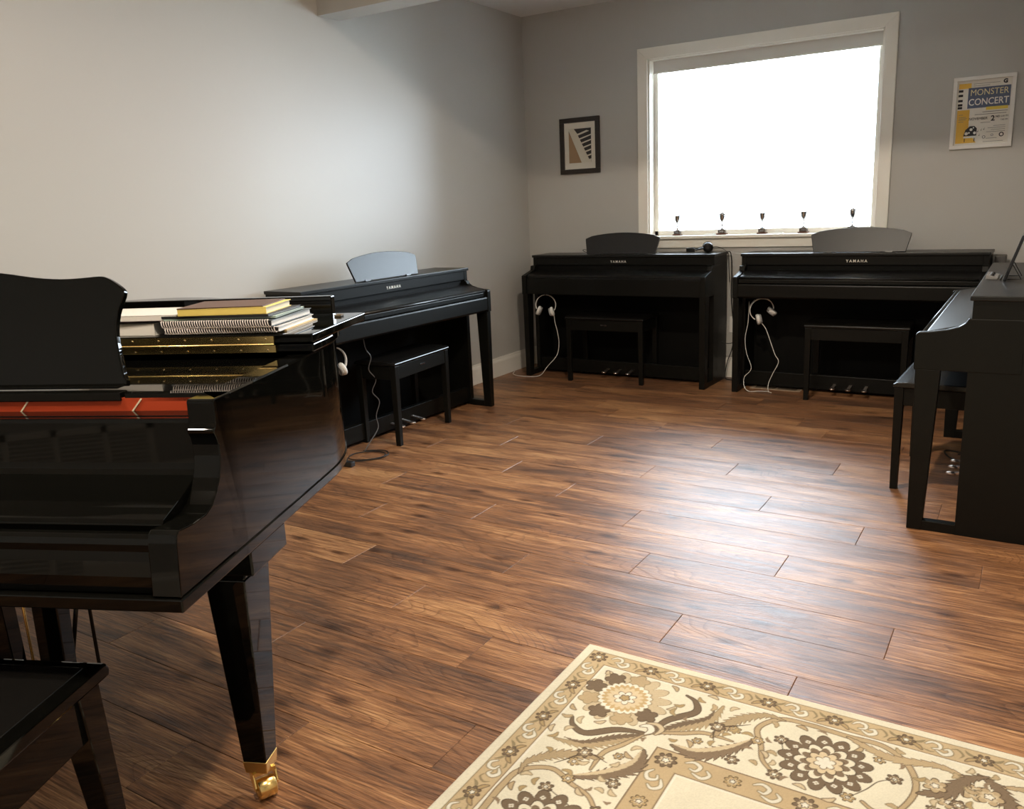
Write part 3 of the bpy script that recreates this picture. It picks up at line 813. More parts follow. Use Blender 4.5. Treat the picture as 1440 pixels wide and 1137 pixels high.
    dk = MB().prism([(z, x) for x, z in poly], 0, .016, axis='y', M=Md).build('music_desk', M_GLOSS, t, bevel=.003, seg=3)
    box(-1.24, -.262, .292, .330, .9785, .9835).build('desk_ledge', M_GLOSS, dk, bevel=.002)
    # lid: main board behind, front flap folded back on top
    lid = [p for p in out if p[1] > .66]
    lid = offset([(0, .655)] + lid + [(-1.5, .655)], .013)
    lid[0] = (.013, .660); lid[-1] = (-1.513, .660)
    MB().prism(lid, .984, 1.0055).build('lid', M_GLOSS, t, bevel=.004, seg=3)
    fl = box(-1.515, .018, .650, 1.040, 1.0085, 1.030).build('lid_flap', M_GLOSS, t, bevel=.003, seg=3)
    for u in (-.030, -.75, -1.47):
        box(u - .010, u + .010, .95, .975, 1.030, 1.036).build('rubber_bumper', M_RUBBER, fl, bevel=.002)
    box(-1.40, -.080, 1.045, 1.072, 1.0055, 1.078).build('lid_ledge', M_GLOSS, t, bevel=.003)
    # continuous brass hinge
    h0, h1 = -1.42, -.080
    hg = MB(); hg.box(h0, h1, .646, .651, 1.0095, 1.0265); hg.box(h0, h1, .652, .660, .9865, 1.0035)
    hg.tube([(h0, .6475, 1.0065), (h1, .6475, 1.0065)], .0028, 8)
    hg = hg.build('lid_hinge', M_BRASS, t, label='long brass hinge')
    sc = MB()
    x = h1 - .02; k = 0
    while x > h0:
        for y, z in ((.6452, 1.020), (.6512, .992)):
            sc.lathe([(.0022, -.0008), (.0026, 0), (.0015, .0009)], 8, M=Matrix.Translation((x, y, z)) @ Matrix.Rotation(PI / 2, 4, 'X'))
        x -= .070; k += 1
    sc.build('hinge_screws', M_BRASS2, hg)['kind'] = 'stuff'
    # legs
    def leg(u, v, cast_dir):
        L = MB()
        a, b = .046, .066; c, e = .028, .0285
        L.hexa([(u - c, v - e, .098), (u + c, v - e, .098), (u + c, v + e, .098), (u - c, v + e, .098)],
               [(u - a, v - b + .012, .56), (u + a, v - b + .012, .56), (u + a, v + b, .56), (u - a, v + b, .56)])
        lg = L.build('leg', M_GLOSS, t, bevel=.003, seg=2)
        MB().hexa([(u - a, v - b + .012, .56), (u + a, v - b + .012, .56), (u + a, v + b, .56), (u - a, v + b, .56)],
                  [(u - a - .004, v - b + .022, .585), (u + a + .004, v - b + .022, .585), (u + a + .004, v + b + .004, .585), (u - a - .004, v + b + .004, .585)]).build('leg_shoulder', M_GLOSS, lg, bevel=.004)
        box(u - .085, u + .085, v - .085, v + .085, .585, .642).build('leg_block', M_GLOSS, lg, bevel=.004)
        f = MB(); c2 = c + .001; e2 = e + .001
        f.hexa([(u - c2 + .003, v - e2 + .003, .068), (u + c2 - .003, v - e2 + .003, .068), (u + c2 - .003, v + e2 - .003, .068), (u - c2 + .003, v + e2 - .003, .068)],
               [(u - c2, v - e2, .099), (u + c2, v - e2, .099), (u + c2, v + e2, .099), (u - c2, v + e2, .099)])
        f.build('ferrule', M_BRASS, lg, bevel=.0015)
        ca, sa = math.cos(cast_dir), math.sin(cast_dir)
        Mc = Matrix.Translation((u, v, 0)) @ Matrix.Rotation(cast_dir, 4, 'Z')
        w = MB()
        w.lathe([(.0, -.021), (.021, -.021), (.0245, -.018), (.0245, .018), (.021, .021), (.0, .021)], 24, M=Mc @ Matrix.Translation((.018, 0, .0245)) @ Matrix.Rotation(PI / 2, 4, 'X'))
        w.build('caster_wheel', M_BRASS, lg)
        fk = MB()
        for s in (-1, 1):
            y = s * .0235
            vs = [(-.014, y, .066), (.018, y, .066), (.028, y, .036), (.024, y, .024), (.014, y, .024), (-.006, y, .046)]
            vs2 = [(a_, b_ + .0035 * s, c_) for a_, b_, c_ in vs]
            nn = 6
            fs = [tuple(range(nn)), tuple(range(2 * nn - 1, nn - 1, -1))] + [(i, i + nn, (i + 1) % nn + nn, (i + 1) % nn) for i in range(nn)]
            fk.addv(vs + vs2, fs, False, Mc)
        fk.box(-.016, .020, -.026, .026, .060, .069, M=Mc)
        fk.build('caster_fork', M_BRASS, lg)
        return lg
    leg(-.085, .345, -.80)
    leg(-1.415, .345, -2.3)
    leg(-1.05, 1.50, 1.2)
    # pedal lyre
    ly = MB()
    for u0, u1 in ((-.650, -.668), (-.820, -.802)):
        ly.hexa([(u1 - .034, .445, .10), (u1 + .034, .445, .10), (u1 + .034, .485, .10), (u1 - .034, .485, .10)],
                [(u0 - .036, .44, .64), (u0 + .036, .44, .64), (u0 + .036, .49, .64), (u0 - .036, .49, .64)])
    ly.box(-.90, -.57, .42, .52, .620, .641)
    ly = ly.build('pedal_lyre', M_GLOSS, t, bevel=.003)
    box(-.86, -.62, .435, .525, .045, .105).build('pedal_box', M_GLOSS, ly, bevel=.006)
    for u in (-.640, -.735, -.830):
        p = MB(); p.hexa([(u - .011, .325, .045), (u + .011, .325, .045), (u + .008, .44, .06), (u - .008, .44, .06)], [(u - .011, .325, .052), (u + .011, .325, .052), (u + .008, .44, .067), (u - .008, .44, .067)])
        p.lathe([(0, -.006), (.015, -.005), (.018, 0), (.015, .005), (0, .006)], 16, M=Matrix.Translation((u, .325, .049)) @ Matrix.Diagonal((1, 1.5, 1, 1)))
        p.build('pedal', M_BRASS, ly)
        MB().tube([(u * .5 - .3675, .465, .10), (u * .5 - .3675, .465, .63)], .0035, 8).build('trapwork_rod', M_BRASS, ly)
    for u in (-.70, -.77):
        MB().tube([(u, .515, .08), (u - .0, .72, .64)], .006, 8).build('lyre_brace', M_GLOSS, ly)
    MB().tube([(-.468, .36, .64), (-.468, .36, .30)], .004, 8).build('lid_prop_stick', M_GLOSS, t)
    # inner beams underneath
    ub = MB(); ub.box(-1.35, -.12, .55, .62, .60, .641); ub.build('beam', M_GLOSS, t)
    return t
grand()

# grand's own bench
def gbench():
    t = thing('polished_bench', 'polished ebony piano bench at the grand piano, cut by the left edge', 'bench', (KX, KY, 0), GA)
    x1, y1 = -.224, .078; w, d, h = .78, .36, .49
    x0, y0 = x1 - w, y1 - d
    MB().prism([(y0, h - .030), (y0 - .004, h - .016), (y0 + .004, h - .002), (y0 + .012, h), (y1 - .012, h), (y1 - .004, h - .002), (y1 + .004, h - .016), (y1, h - .030)], x0, x1, axis='x').build('seat', M_GLOSS, t, bevel=.005, seg=3)
    MB().box(x0 + .03, x1 - .03, y0 + .03, y1 - .03, h - .002, h + .003).build('seat_pad', M_LEATHER, t, bevel=.003)
    ap = MB(); i = .022; z0, z1 = h - .135, h - .029
    for q in ((x0 + .06, x1 - .06, y0 + i, y0 + i + .02), (x0 + .06, x1 - .06, y1 - i - .02, y1 - i)): ap.box(*q, z0, z1)
    ap.box(x0 + i, x0 + i + .02, y0 + .06, y1 - .06, z0, z1); ap.box(x1 - i - .02, x1 - i, y0 + .06, y1 - .06, z0, z1)
    ap.build('apron', M_GLOSS, t, bevel=.002)
    for sx in (0, 1):
        for sy in (0, 1):
            cx = x0 + .045 if sx == 0 else x1 - .045; cy = y0 + .045 if sy == 0 else y1 - .045
            fx = (-1 if sx == 0 else 1) * .022; fy = (-1 if sy == 0 else 1) * .022
            a, b = .030, .019
            MB().hexa([(cx + fx - b, cy + fy - b, 0), (cx + fx + b, cy + fy - b, 0), (cx + fx + b, cy + fy + b, 0), (cx + fx - b, cy + fy + b, 0)],
                      [(cx - a, cy - a, h - .03), (cx + a, cy - a, h - .03), (cx + a, cy + a, h - .03), (cx - a, cy + a, h - .03)]).build('leg', M_GLOSS, t, bevel=.003)
gbench()

# ------------------------------------------------------------------ music books on the folded flap
MG = Matrix.Translation((KX, KY, 0)) @ Matrix.Rotation(GA, 4, 'Z')
def cover(name, c, rough=.45): return new_mat(name, c, rough)
def book(name, label, cat, u0, u1, v0, v1, z0, z1, mcov, mpage, rz=0.0, spiral=None, group='music books stacked on the grand piano', ct=.0015, thumb=0):
    cu, cv = (u0 + u1) / 2, (v0 + v1) / 2
    w, d, h = (u1 - u0) / 2, (v1 - v0) / 2, z1 - z0
    p = MG @ Vector((cu, cv, z0))
    t = thing(name, label, cat, p, GA + rz, group)
    box(-w + .003, w - .003, -d + .002, d - .004, ct, h - ct).build('pages', mpage, t)
    c = MB(); c.box(-w, w, -d, d, 0, ct); c.box(-w, w, -d, d, h - ct, h)
    if spiral is None: c.box(-w, w, -d, -d + .0018, 0, h)
    c.build('cover', mcov, t)
    if spiral is not None:
        box(-w + .004, w - .004, -d - .0005, -d + .004, ct, h - ct).build('spine_shade', M_PLASTIC_B, t)  # black strip stands in for the shade between covers behind the wire loops
        s = MB(); x = -w + .008; r = h / 2 + .0018
        while x < w - .006:
            s.tube([(x + -.0022 * math.sin(a), -d - .002 + math.cos(a) * .0055, h / 2 + math.sin(a) * r) for a in [2 * PI * k / 10 for k in range(10)]], .0013, 5, close=True)
            x += .0064
        s.build('spiral_binding', spiral, t)
    return t
M_PG = mat_wall('book_pages', (.80, .76, .62), .8, .3, 900)
M_PGW = mat_wall('white_pages', (.84, .83, .80), .7, .2, 900)
M_SPI = new_mat('white_spiral_wire', (.80, .72, .68), .3)
z = 1.0302
book('spiral_book', 'thin manila-backed sheet book at the very bottom of the music stack', 'book', -.345, -.068, .70, .90, z, z + .004, cover('manila_cover', (.62, .45, .20)), M_PG, 0)
book('spiral_book', 'spiral bound white music book, lower one of the two spiral books', 'book', -.375, -.075, .668, .895, z + .0043, z + .0163, cover('white_cover', (.75, .74, .74)), M_PGW, .02, M_SPI)
book('spiral_book', 'spiral bound music book with dark cover, upper one of the two spiral books', 'book', -.378, -.080, .662, .890, z + .019, z + .0340, cover('ink_cover', (.10, .12, .13)), M_PGW, -.03, M_SPI)
book('music_book', 'thin pale green music book lying on the spiral books', 'book', -.372, -.085, .668, .862, z + .0365, z + .0415, cover('mint_cover', (.42, .52, .44)), M_PGW, .04)
book('music_book', 'thin black edged music book under the fat yellow book', 'book', -.372, -.090, .660, .850, z + .0418, z + .0475, cover('black_cover', (.02, .02, .022)), M_PGW, -.02)
book('music_book', 'fat yellow music book on top of the right stack', 'book', -.330, -.105, .662, .830, z + .0478, z + .0640, cover('yellow_cover', (.80, .62, .16)), M_PG, .05)
book('magazine', 'thin magazine with brown picture cover on top of the yellow book', 'magazine', -.335, -.118, .668, .826, z + .0642, z + .0665, cover('brown_print_cover', (.10, .055, .04)), M_PGW, .08)
book('music_binder', 'white ring binder lying left of the spiral books, beside the music desk', 'binder', -.640, -.400, .675, .87, z, z + .0300, cover('white_binder_cover', (.80, .76, .70)), M_PGW, -.03)
book('music_book', 'maroon music book between the white binder and the spiral books', 'book', -.560, -.385, .70, .92, z + .0303, z + .0370, cover('maroon_cover', (.22, .03, .06)), M_PGW, .03)
book('music_book', 'white magazine with rolled spine lying on the binder, left of the yellow book', 'book', -.620, -.337, .665, .835, z + .0373, z + .0510, cover('white_gloss_cover', (.80, .76, .70), .2), M_PGW, .01)

# ------------------------------------------------------------------ window sill trophies
M_MARBLE = mat_wall('brown_marble', (.16, .075, .05), .25, .1, 90)
M_PLINTH = mat_wall('grey_brown_plinth', (.10, .075, .055), .4, .1, 90)
def trophy(label, x, y, s, two=True):
    t = thing('trophy', label, 'trophy', (x, y, 1.030), 0, 'small silver cup trophies on the window sill')
    box(-.036 * s, .036 * s, -.022, .022, 0, .010).build('base', M_MARBLE, t, bevel=.002)
    box(-.026 * s, .026 * s, -.017, .017, .010, .036).build('plinth', M_PLINTH, t, bevel=.002)
    box(-.016 * s, .016 * s, -.0182, -.0168, .016, .030).build('name_plate', M_SILVER, t)
    MB().lathe([(.018, .036), (.016, .040), (.006, .046), (.0045, .060), (.007, .066), (.0045, .072), (.005, .082)], 18).build('stem', M_SILVER, t)
    MB().lathe([(.004, .082), (.009, .088), (.0165, .102), (.0205, .122), (.021, .138), (.0225, .145), (.0215, .145), (.019, .130)], 20).build('cup', M_SILVER, t)
    for sx in (-1, 1):
        MB().tube(spline([(sx * .019, 0, .108), (sx * .036, 0, .112), (sx * .042, 0, .132), (sx * .034, 0, .148), (sx * .022, 0, .140)], 5), .0022, 6).build('handle', M_SILVER, t)
    if s > .98:
        MB().lathe([(.0215, .145), (.014, .152), (.004, .156), (.005, .163), (.0015, .168)], 16).build('cup_cover', M_SILVER, t)
trophy('smallest silver cup trophy, leftmost on the window sill', 1.247, .045, .88)
trophy('tall silver cup trophy on a cream plinth, second from the left', 1.585, .042, 1.0)
trophy('silver cup trophy in the middle of the window sill', 1.871, .045, .92)
trophy('silver cup trophy fourth from the left, just left of the music rest', 2.152, .042, .96)
trophy('silver cup trophy rising behind the right music rest', 2.465, .050, 1.0)
for x, w, lb in ((1.50, .075, 'thin white booklet lying on the sill beside the tall trophy'), (1.975, .085, 'thin white booklet lying on the sill right of the middle trophy')):
    tag(box(x - w / 2, x + w / 2, .02, .07, 1.0302, 1.037).build('booklet', M_PAPER, bevel=.001), lb, 'booklet', 'booklets on the window sill')

# ------------------------------------------------------------------ pictures on the back wall
def frame_obj(t, w, h, fw, fd, mf, mprint):
    f = MB()
    for q in ((-w / 2, w / 2, h / 2 - fw, h / 2), (-w / 2, w / 2, -h / 2, -h / 2 + fw), (-w / 2, -w / 2 + fw, -h / 2 + fw, h / 2 - fw), (w / 2 - fw, w / 2, -h / 2 + fw, h / 2 - fw)):
        f.box(q[0], q[1], -fd, 0, q[2], q[3])
    f.build('frame', mf, t, bevel=.002)
    box(-w / 2 + fw * .6, w / 2 - fw * .6, -.006, -.001, -h / 2 + fw * .6, h / 2 - fw * .6).build('mat_board', mprint, t)
t = thing('framed_picture', 'black framed picture of piano keys left of the window', 'picture', (.4835, 0, 1.720), 0)
W_, H_ = .336, .410
frame_obj(t, W_, H_, .034, .022, new_mat('dark_brown_frame', (.022, .016, .013), .35), mat_wall('cream_mat_board', (.80, .76, .66), .8, .05, 400))
def flat(poly, y, m, name, parent, th=.0006):
    # poly in (x,z) on the wall picture
    return MB().prism([(z, x) for x, z in poly], y - th, y, axis='y').build(name, m, parent)
px0, px1, pz0, pz1 = -.095, .095, -.125, .125
ph = flat([(px0, pz0), (px1, pz0), (px1, pz1), (px0, pz1)], -.0062, new_mat('print_sepia_dark', (.05, .042, .036), .6), 'photo_print', t)
keyc = new_mat('print_cream', (.74, .70, .58), .6)
flat([(px0, pz0), (.02, pz0), (px0, .105)], -.0070, new_mat('print_tan', (.40, .26, .14), .6), 'tan_panel', ph)
flat([(.012, pz0), (px1, pz0), (px1, pz1), (px0, pz1), (px0, .115)], -.0078, keyc, 'white_keys', ph)
INKK = new_mat('print_black_key', (.035, .033, .032), .6)
def pq(u, v): return (px0 + (px1 - px0) * min(max(u, 0), 1), pz1 - (pz1 - pz0) * min(max(v, 0), 1))
flat([pq(.24, 0), pq(1, 0), pq(1, .10), pq(.80, .06), pq(.40, .15)], -.0086, INKK, 'black_key', ph)
for i in range(6):
    u = .42 + .085 * i; v = .20 + .125 * i
    flat([pq(u, v), pq(u + .06, v + .085), pq(1, v + .085 - .20 * (.94 - u)), pq(1, v - .22 * (1 - u))], -.0086, INKK, 'black_key', ph)

t = thing('framed_poster', 'white framed concert poster on the wall right of the window', 'poster', (3.176, 0, 1.7195), 0)
W_, H_ = .328, .412
frame_obj(t, W_, H_, .022, .020, new_mat('white_frame', (.82, .80, .76), .4), mat_wall('poster_paper', (.80, .765, .69), .7, .03, 300))
def P(u, v):   # poster coordinates: u 0..1 from left, v 0..1 from top, inside the frame
    return (-.142 + .284 * u, .184 - .368 * v)
def rect(u0, v0, u1, v1, y, m, name, parent=t):
    a = P(u0, v0); b = P(u1, v1)
    return flat([(a[0], b[1]), (b[0], b[1]), (b[0], a[1]), (a[0], a[1])], y, m, name, parent)
ORG = new_mat('print_orange', (.80, .48, .07), .6); BLU = new_mat('print_slate_blue', (.115, .145, .235), .6); INK = new_mat('print_ink', (.02, .02, .025), .6)
YEL = new_mat('print_yellow', (.78, .60, .10), .6); WHT = new_mat('print_white', (.84, .82, .76), .6); OWH = new_mat('print_soft_orange', (.84, .56, .16), .6); GRY = new_mat('print_grey', (.22, .21, .20), .6)
rect(.03, .04, .26, .12, -.0066, ORG, 'orange_block'); rect(.03, .45, .26, .97, -.0066, ORG, 'orange_block')
flat([P(.26, .97), P(.42, .97), P(.36, .90), P(.26, .84)], -.0066, ORG, 'orange_block', t)
rect(.03, .12, .21, .45, -.0066, WHT, 'printed_keyboard')
kb = MB()
for v in (.135, .205, .285, .350, .395):
    a = P(.03, v); b = P(.115, v + .035); kb.prism([(z_, x_) for x_, z_ in ((a[0], b[1]), (b[0], b[1]), (b[0], a[1]), (a[0], a[1]))], -.0078, -.0070, axis='y')
kb.build('printed_black_keys', INK, t)
rect(.21, .115, .985, .43, -.0068, BLU, 'blue_banner')
rect(.56, .425, .96, .472, -.0074, YEL, 'yellow_ribbon')
def ptext(s, u, v, size, m, **k):
    a = P(u, v)
    return text_obj(s, size, m, t, Matrix.Translation((a[0], -.0078, a[1])) @ Matrix.Rotation(PI / 2, 4, 'X'), 'printed_lettering', depth=.0003, **k)
YW = new_mat('print_pale_gold', (.80, .72, .42), .6)
ptext('MONSTER', .60, .195, .050, YW, width=.88, bold=0.0); ptext('CONCERT', .595, .342, .053, WHT, width=.84, bold=.0006)
ptext('NOVEMBER', .43, .600, .021, INK, width=.92); ptext('2', .70, .610, .042, INK, bold=.0010); ptext('ND', .79, .585, .015, INK, bold=.0004)
ptext('5:00 PM', .91, .585, .013, INK, width=.9); ptext('7:00 PM', .91, .640, .013, INK, width=.9)
ptext('G', .88, .055, .030, INK, bold=.0020)
sp = MB()
def bar(u0, v, u1, hh=.006):
    a = P(u0, v); b = P(u1, v + hh); sp.prism([(z_, x_) for x_, z_ in ((a[0], b[1]), (b[0], b[1]), (b[0], a[1]), (a[0], a[1]))], -.0074, -.0068, axis='y')
for q in ((.30, .055, .78), (.30, .085, .60), (.50, .495, .96, .009), (.36, .53, .94, .009), (.48, .66, .66), (.72, .72, .94), (.62, .75, .94), (.68, .78, .94), (.60, .81, .94), (.06, .52, .14), (.06, .56, .20), (.06, .58, .22), (.06, .60, .20), (.06, .63, .16), (.60, .91, .80), (.55, .96, .92)): bar(*q)
sp.build('small_print', GRY, t)['kind'] = 'stuff'
# little piano drawing and round seals
pc = P(.30, .80)
bodyp = [(pc[0] - .036, pc[1] - .022), (pc[0] + .034, pc[1] - .022), (pc[0] + .034, pc[1] + .020), (pc[0] + .020, pc[1] + .034), (pc[0] - .004, pc[1] + .034), (pc[0] - .026, pc[1] + .014)]
dr = flat(bodyp, -.0076, INK, 'piano_drawing', t)
def disc(x, zc, r, y, m, name, parent):
    return flat([(x + r * math.cos(2 * PI * k / 16), zc + r * math.sin(2 * PI * k / 16)) for k in range(16)], y, m, name, parent)
for dx, dz, r in ((-.020, -.008, .009), (.004, .014, .008), (.024, -.006, .008), (-.006, -.004, .005), (.016, .024, .004)): disc(pc[0] + dx, pc[1] + dz, r, -.0084, WHT, 'spot', dr)
flat([(pc[0] - .034, pc[1] - .034), (pc[0] + .030, pc[1] - .034), (pc[0] + .030, pc[1] - .024), (pc[0] - .034, pc[1] - .024)], -.0084, WHT, 'keys', dr)
for dx in (-.030, .022): flat([(pc[0] + dx, pc[1] - .056), (pc[0] + dx + .004, pc[1] - .056), (pc[0] + dx + .004, pc[1] - .034), (pc[0] + dx, pc[1] - .034)], -.0080, INK, 'foot', dr)
for (u, v, r, m) in ((.88, .865, .013, INK), (.56, .89, .009, GRY), (.71, .865, .007, GRY)):
    a = P(u, v); s_ = disc(a[0], a[1], r, -.0074, m, 'round_seal', t); disc(a[0], a[1], r * .6, -.0082, WHT, 'seal_centre', s_)
for (u, v) in ((.44, .80), (.50, .78), (.47, .86), (.55, .77)):
    a = P(u, v); nt = disc(a[0], a[1], .0025, -.0074, INK, 'music_note', t)
    flat([(a[0] + .0015, a[1]), (a[0] + .0025, a[1]), (a[0] + .0035, a[1] + .010), (a[0] + .0025, a[1] + .010)], -.0074, INK, 'stem', nt)

# ------------------------------------------------------------------ electrical plates and vent
def outlet(label, x, z, kind):
    t = thing('wall_outlet', label, 'outlet', (x, 0, z), 0, 'white wall plates between the pianos')
    box(-.036, .036, -.006, 0, -.058, .058).build('plate', M_PLASTIC_W, t, bevel=.002)
    m = MB()
    for s in (-1, 1):
        m.box(-.014, .014, -.009, -.006, s * .026 - .014, s * .026 + .014)
    m.build('socket', M_PLASTIC_W, t, bevel=.001)
outlet('white double wall outlet between the two window pianos, upper plate', 1.700, .390, 0)
t = thing('floor_vent', 'tan metal floor register under the piano below the window', 'vent', (2.085, -.268, 0), -.02)
M_VENT = new_mat('tan_enamel', (.36, .27, .19), .45)
v = MB(); v.box(-.17, .17, -.006, .006, 0, .004)
v = MB()
for q in ((-.17, .17, -.06, -.042), (-.17, .17, .042, .06), (-.17, -.14, -.042, .042), (.14, .17, -.042, .042), (-.006, .006, -.042, .042)): v.box(*q, .0002, .005)
v.build('vent_frame', M_VENT, t, bevel=.001)
box(-.14, .14, -.042, .042, .0002, .001).build('vent_well', M_INNER, t)
s = MB()
for i in range(22):
    x = -.132 + i * .0126; s.box(x, x + .004, -.042, .042, .001, .004)
s.build('slats', M_VENT, t)['kind'] = 'stuff'

# ------------------------------------------------------------------ headphones and cables
def headphones(label, loc, rot, mband=M_PLASTIC_W, mcup=M_PLASTIC_W, mpad=M_PAD_G, R=.080, rest_name='headphones', group='white headphones hanging under the pianos', splay=0.0):
    t = thing(rest_name, label, 'headphones', loc, 0, group)
    t.rotation_euler = rot
    # local: band top at origin, hangs down -z, ears at +-x
    pts = [(R * math.sin(a) * 1.0, 0, -R + R * math.cos(a) * 1.0) for a in np.linspace(-2.05, 2.05, 26)]
    b = MB()
    n = len(pts); vs = []; fs = []
    for i, p in enumerate(pts):
        a = -2.05 + 4.1 * i / (n - 1); nx, nz = math.sin(a), math.cos(a)
        w = .013 * (1 - .35 * abs(a) / 2.05); th = .0055
        for dy, dr in ((-w, 0), (w, 0), (w, -th), (-w, -th)): vs.append((p[0] + nx * dr, dy, p[2] + nz * dr))
    for i in range(n - 1):
        for k in range(4): fs.append((i * 4 + k, i * 4 + (k + 1) % 4, (i + 1) * 4 + (k + 1) % 4, (i + 1) * 4 + k))
    fs += [(3, 2, 1, 0), tuple((n - 1) * 4 + k for k in range(4))]
    b.addv(vs, fs, False)
    me = b.build('headband', mband, t, bevel=.001)
    for s in (-1, 1):
        cx = s * (R * .66); cz = -R * 1.58
        Mx = Matrix.Translation((cx, 0, cz)) @ Matrix.Rotation(s * math.radians(-20), 4, 'Y') @ Matrix.Rotation(PI / 2, 4, 'Y')
        c = MB().lathe([(.0, -.012), (.028, -.012), (.035, -.007), (.036, .005), (.032, .010), (.0, .011)], 22, M=Mx if s > 0 else Mx @ Matrix.Rotation(PI, 4, 'X')).build('ear_cup', mcup, t)
        MB().lathe([(.031, -.011), (.033, -.016), (.029, -.023), (.018, -.023), (.016, -.014)], 22, M=Mx if s > 0 else Mx @ Matrix.Rotation(PI, 4, 'X')).build('ear_pad', mpad, c)
    return t
headphones('white headphones hanging under the left end of the corner piano', (.365, -.395, .628), (.0, .10, .35))
headphones('white headphones hanging under the piano below the window', (1.955, -.375, .618), (.15, -.55, .35))
headphones('white headphones hanging under the long-wall piano, half hidden by its leg', (.385, -2.755, .615), (.0, .0, 1.2))
def hook(label, p):
    t = thing('headphone_hook', label, 'hook', p, 0, 'headphone hooks under the pianos')
    MB().tube([(0, 0, .012), (0, 0, -.004), (0, -.012, -.012), (0, -.026, -.008), (0, -.030, .004)], .003, 6).build('hook_wire', M_PLASTIC_B, t)
hook('black wire hook under the corner piano, holding the headphones', (.365, -.385, .630))
hook('black wire hook under the window piano, holding the headphones', (1.955, -.362, .630))
hook('black wire hook under the long-wall piano, holding the headphones', (.375, -2.755, .630))

def cable(name, label, pts, r, m, k=6, group=None, n=6):
    o = MB().tube(spline(pts, k), r, n).build(name, m)
    return tag(o, label, 'cable', group)
cable('headphone_cable', 'white cord from the corner piano headphones trailing to the floor corner',
      [(.418, -.385, .50), (.425, -.385, .42), (.445, -.385, .34), (.455, -.385, .25), (.44, -.40, .16), (.38, -.44, .08), (.33, -.47, .012), (.27, -.52, .005), (.16, -.52, .005), (.08, -.47, .005), (.04, -.38, .005)], .0026, M_CABLE_W)
cable('headphone_cable', 'white cord hanging from the window piano headphones on the right',
      [(1.985, -.345, .465), (2.02, -.345, .42), (2.055, -.345, .33), (2.085, -.345, .25), (2.11, -.345, .20), (2.075, -.345, .12), (2.05, -.355, .05), (2.06, -.39, .006), (2.09, -.43, .005)], .0026, M_CABLE_W)
cable('white_cable', 'thin white cord looping down inside the left leg of the window piano',
      [(1.900, -.33, .60), (1.895, -.33, .46), (1.880, -.34, .35), (1.895, -.35, .25), (1.935, -.37, .15), (1.895, -.39, .09), (1.905, -.42, .03), (1.945, -.44, .005), (2.00, -.41, .005), (2.06, -.40, .005)], .0024, M_CABLE_W)
cable('black_cable', 'black cord hanging down the wall between the two window pianos',
      [(1.655, -.060, .915), (1.685, -.060, .90), (1.690, -.055, .75), (1.688, -.050, .60), (1.70, -.045, .45), (1.715, -.045, .36), (1.70, -.05, .22), (1.67, -.06, .12), (1.665, -.09, .02), (1.70, -.12, .006), (1.80, -.13, .006)], .0035, M_CABLE_B)
cable('adapter_lead', 'black cord sagging across the gap between the two window pianos',
      [(1.664, -.16, .29), (1.70, -.15, .275), (1.75, -.14, .285), (1.82, -.15, .31)], .003, M_CABLE_B)
# long-wall piano: wavy dark cord, floor loop, power strip
cable('wavy_cable', 'thin dark wavy cord hanging under the long-wall piano',
      [(.40, -2.52, .630), (.395, -2.50, .56), (.405, -2.475, .51), (.39, -2.485, .44), (.41, -2.455, .38), (.39, -2.47, .31), (.41, -2.44, .25), (.395, -2.46, .17), (.41, -2.47, .10), (.42, -2.56, .04), (.43, -2.62, .006)], .0028, new_mat('grey_cable', (.10, .10, .105), .3))
cable('looped_cable', 'black cord lying in loops beside the foot of the long-wall piano',
      [(.50, -2.80, .008), (.55, -2.76, .006), (.60, -2.68, .005), (.56, -2.60, .005), (.47, -2.60, .005), (.41, -2.68, .006), (.44, -2.76, .006), (.53, -2.77, .010), (.59, -2.71, .010), (.60, -2.62, .008), (.52, -2.56, .005), (.42, -2.62, .008)], .0030, M_CABLE_B)
ps = thing('power_strip', 'black power strip on the floor at the front foot of the long-wall piano', 'power strip', (.425, -2.868, 0), .10)
box(-.080, .085, -.026, .026, .001, .040).build('strip_body', M_PLASTIC_B, ps, bevel=.004)
box(.088, .135, -.018, .018, .001, .028).build('plug', M_PLASTIC_B, ps, bevel=.004)
# black headphones on the corner piano lid
hp = thing('black_headphones', 'black headphones lying on the lid of the corner piano beside the window', 'headphones', (1.50, -.155, .918), .35)
bpts = [(.085 * math.cos(a) - .02, .062 * math.sin(a), .022 + .002 * math.cos(a)) for a in np.linspace(1.9, 4.4, 16)]
bb = MB()
for i in range(len(bpts) - 1):
    a_, b_ = Vector(bpts[i]), Vector(bpts[i + 1]); bb.hexa([(a_.x, a_.y, .006), (b_.x, b_.y, .006), (b_.x * .95, b_.y * .95, .006), (a_.x * .95, a_.y * .95, .006)][::-1], [(a_.x, a_.y, .034), (b_.x, b_.y, .034), (b_.x * .95, b_.y * .95, .034), (a_.x * .95, a_.y * .95, .034)][::-1])
bb.build('headband', M_PLASTIC_B, hp)
for sy in (-1, 1):
    Mx = Matrix.Translation((.045, sy * .050, .036)) @ Matrix.Rotation(sy * 1.05, 4, 'X')
    c_ = MB().lathe([(0, -.014), (.028, -.014), (.036, -.006), (.036, .008), (.028, .014), (0, .014)], 20, M=Mx).build('ear_cup', M_PLASTIC_B, hp)
    MB().tube([(-.04, sy * .055, .02), (.0, sy * .060, .03), (.045, sy * .058, .036)], .006, 8).build('yoke', M_PLASTIC_B, hp)
cable('black_headphone_cable', 'thin black cord running from the black headphones over the lid edge',
      [(1.55, -.15, .930), (1.58, -.12, .955), (1.62, -.09, .945), (1.652, -.075, .922), (1.668, -.07, .90), (1.672, -.066, .80), (1.678, -.06, .70)], .0022, M_CABLE_B)
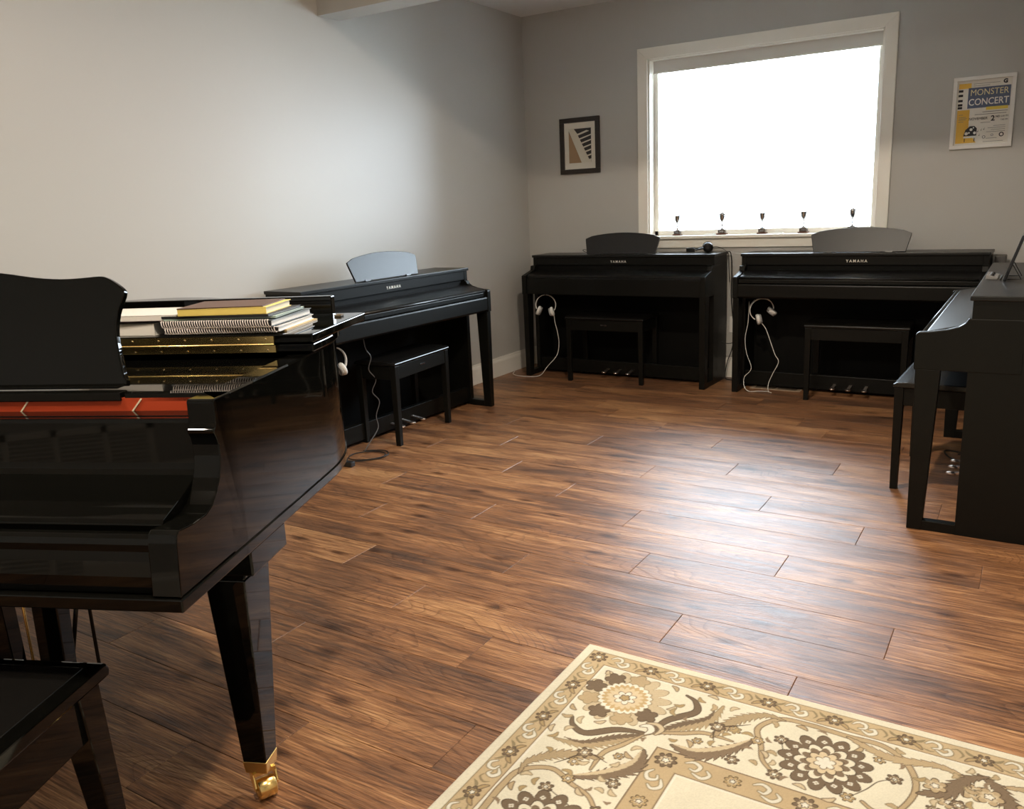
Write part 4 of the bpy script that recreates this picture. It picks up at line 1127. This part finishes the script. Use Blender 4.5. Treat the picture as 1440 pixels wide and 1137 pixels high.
cable('wire_loop', 'small loop of thin wire on the lid beside the corner piano music rest',
      [(.66, -.16, .921), (.60, -.18, .930), (.585, -.20, .945), (.61, -.21, .950), (.66, -.20, .936), (.70, -.18, .922)], .0022, M_CABLE_B)
cable('black_lead', 'thin black cord draped over the left cheek of the window piano',
      [(1.868, -.30, .862), (1.872, -.345, .838), (1.874, -.39, .795), (1.868, -.42, .788), (1.862, -.46, .784), (1.858, -.486, .776), (1.857, -.488, .745)], .0024, M_CABLE_B)
# things on the right piano
M_SCREEN = new_mat('dark_tablet_glass', (.01, .01, .012), .08)
tb = thing('tablet', 'dark tablet standing on a wire stand on the right piano lid', 'tablet', (3.425, -1.90, .917), 0)
Mt = Matrix.Rotation(math.radians(17), 4, 'Y')
MB().box(-.006, .006, -.13, .13, 0.002, .190, M=Mt).build('tablet_body', M_SCREEN, tb, bevel=.003)
for y in (-.075, .075):
    MB().tube([(.010, y, .004), (.058, y + .004, .004), (.026, y, .062), (.010, y, .030)], .0024, 6).build('wire_leg', M_CABLE_B, tb)
MB().tube([(-.014, -.10, .004), (-.014, .10, .004)], .0024, 6).build('wire_lip', M_CABLE_B, tb)
rm_ = thing('control_box', 'small grey control box with dials on the right piano lid, left of the tablet', 'device', (3.378, -1.86, .917), 0)
MB().prism([(-.020, 0), (.022, 0), (.022, .022), (-.020, .008)], -.085, .085, axis='y', M=Matrix(((0, 0, 1, 0), (0, 1, 0, 0), (1, 0, 0, 0), (0, 0, 0, 1)))) 
cb = MB(); vs = [(-.022, -.09, 0), (.022, -.09, 0), (.022, .09, 0), (-.022, .09, 0), (-.022, -.09, .018), (.022, -.09, .006), (.022, .09, .006), (-.022, .09, .018)]
cb.addv(vs, [(3, 2, 1, 0), (4, 5, 6, 7), (0, 1, 5, 4), (1, 2, 6, 5), (2, 3, 7, 6), (3, 0, 4, 7)]); cb.build('box_body', new_mat('grey_plastic', (.22, .21, .20), .35), rm_, bevel=.002)
for y in (-.04, .03):
    MB().lathe([(.008, 0), (.008, .008), (.005, .010)], 14, M=Matrix.Translation((0, y, .010))).build('dial', M_PLASTIC_B, rm_)
cable('tangled_cable', 'black cord lying on the floor behind the right piano front leg',
      [(3.62, -1.50, .03), (3.50, -1.52, .006), (3.38, -1.50, .006), (3.30, -1.42, .006), (3.22, -1.40, .006), (3.25, -1.52, .006), (3.35, -1.60, .008), (3.45, -1.56, .01), (3.40, -1.46, .012), (3.28, -1.46, .010)], .0038, M_CABLE_B)
tag(box(3.315, 3.375, -.20, -.06, .001, .885).build('speaker_column', new_mat('grey_speaker', (.09, .085, .08), .5), bevel=.006), 'slim dark grey column speaker in the corner behind the right pianos', 'speaker')
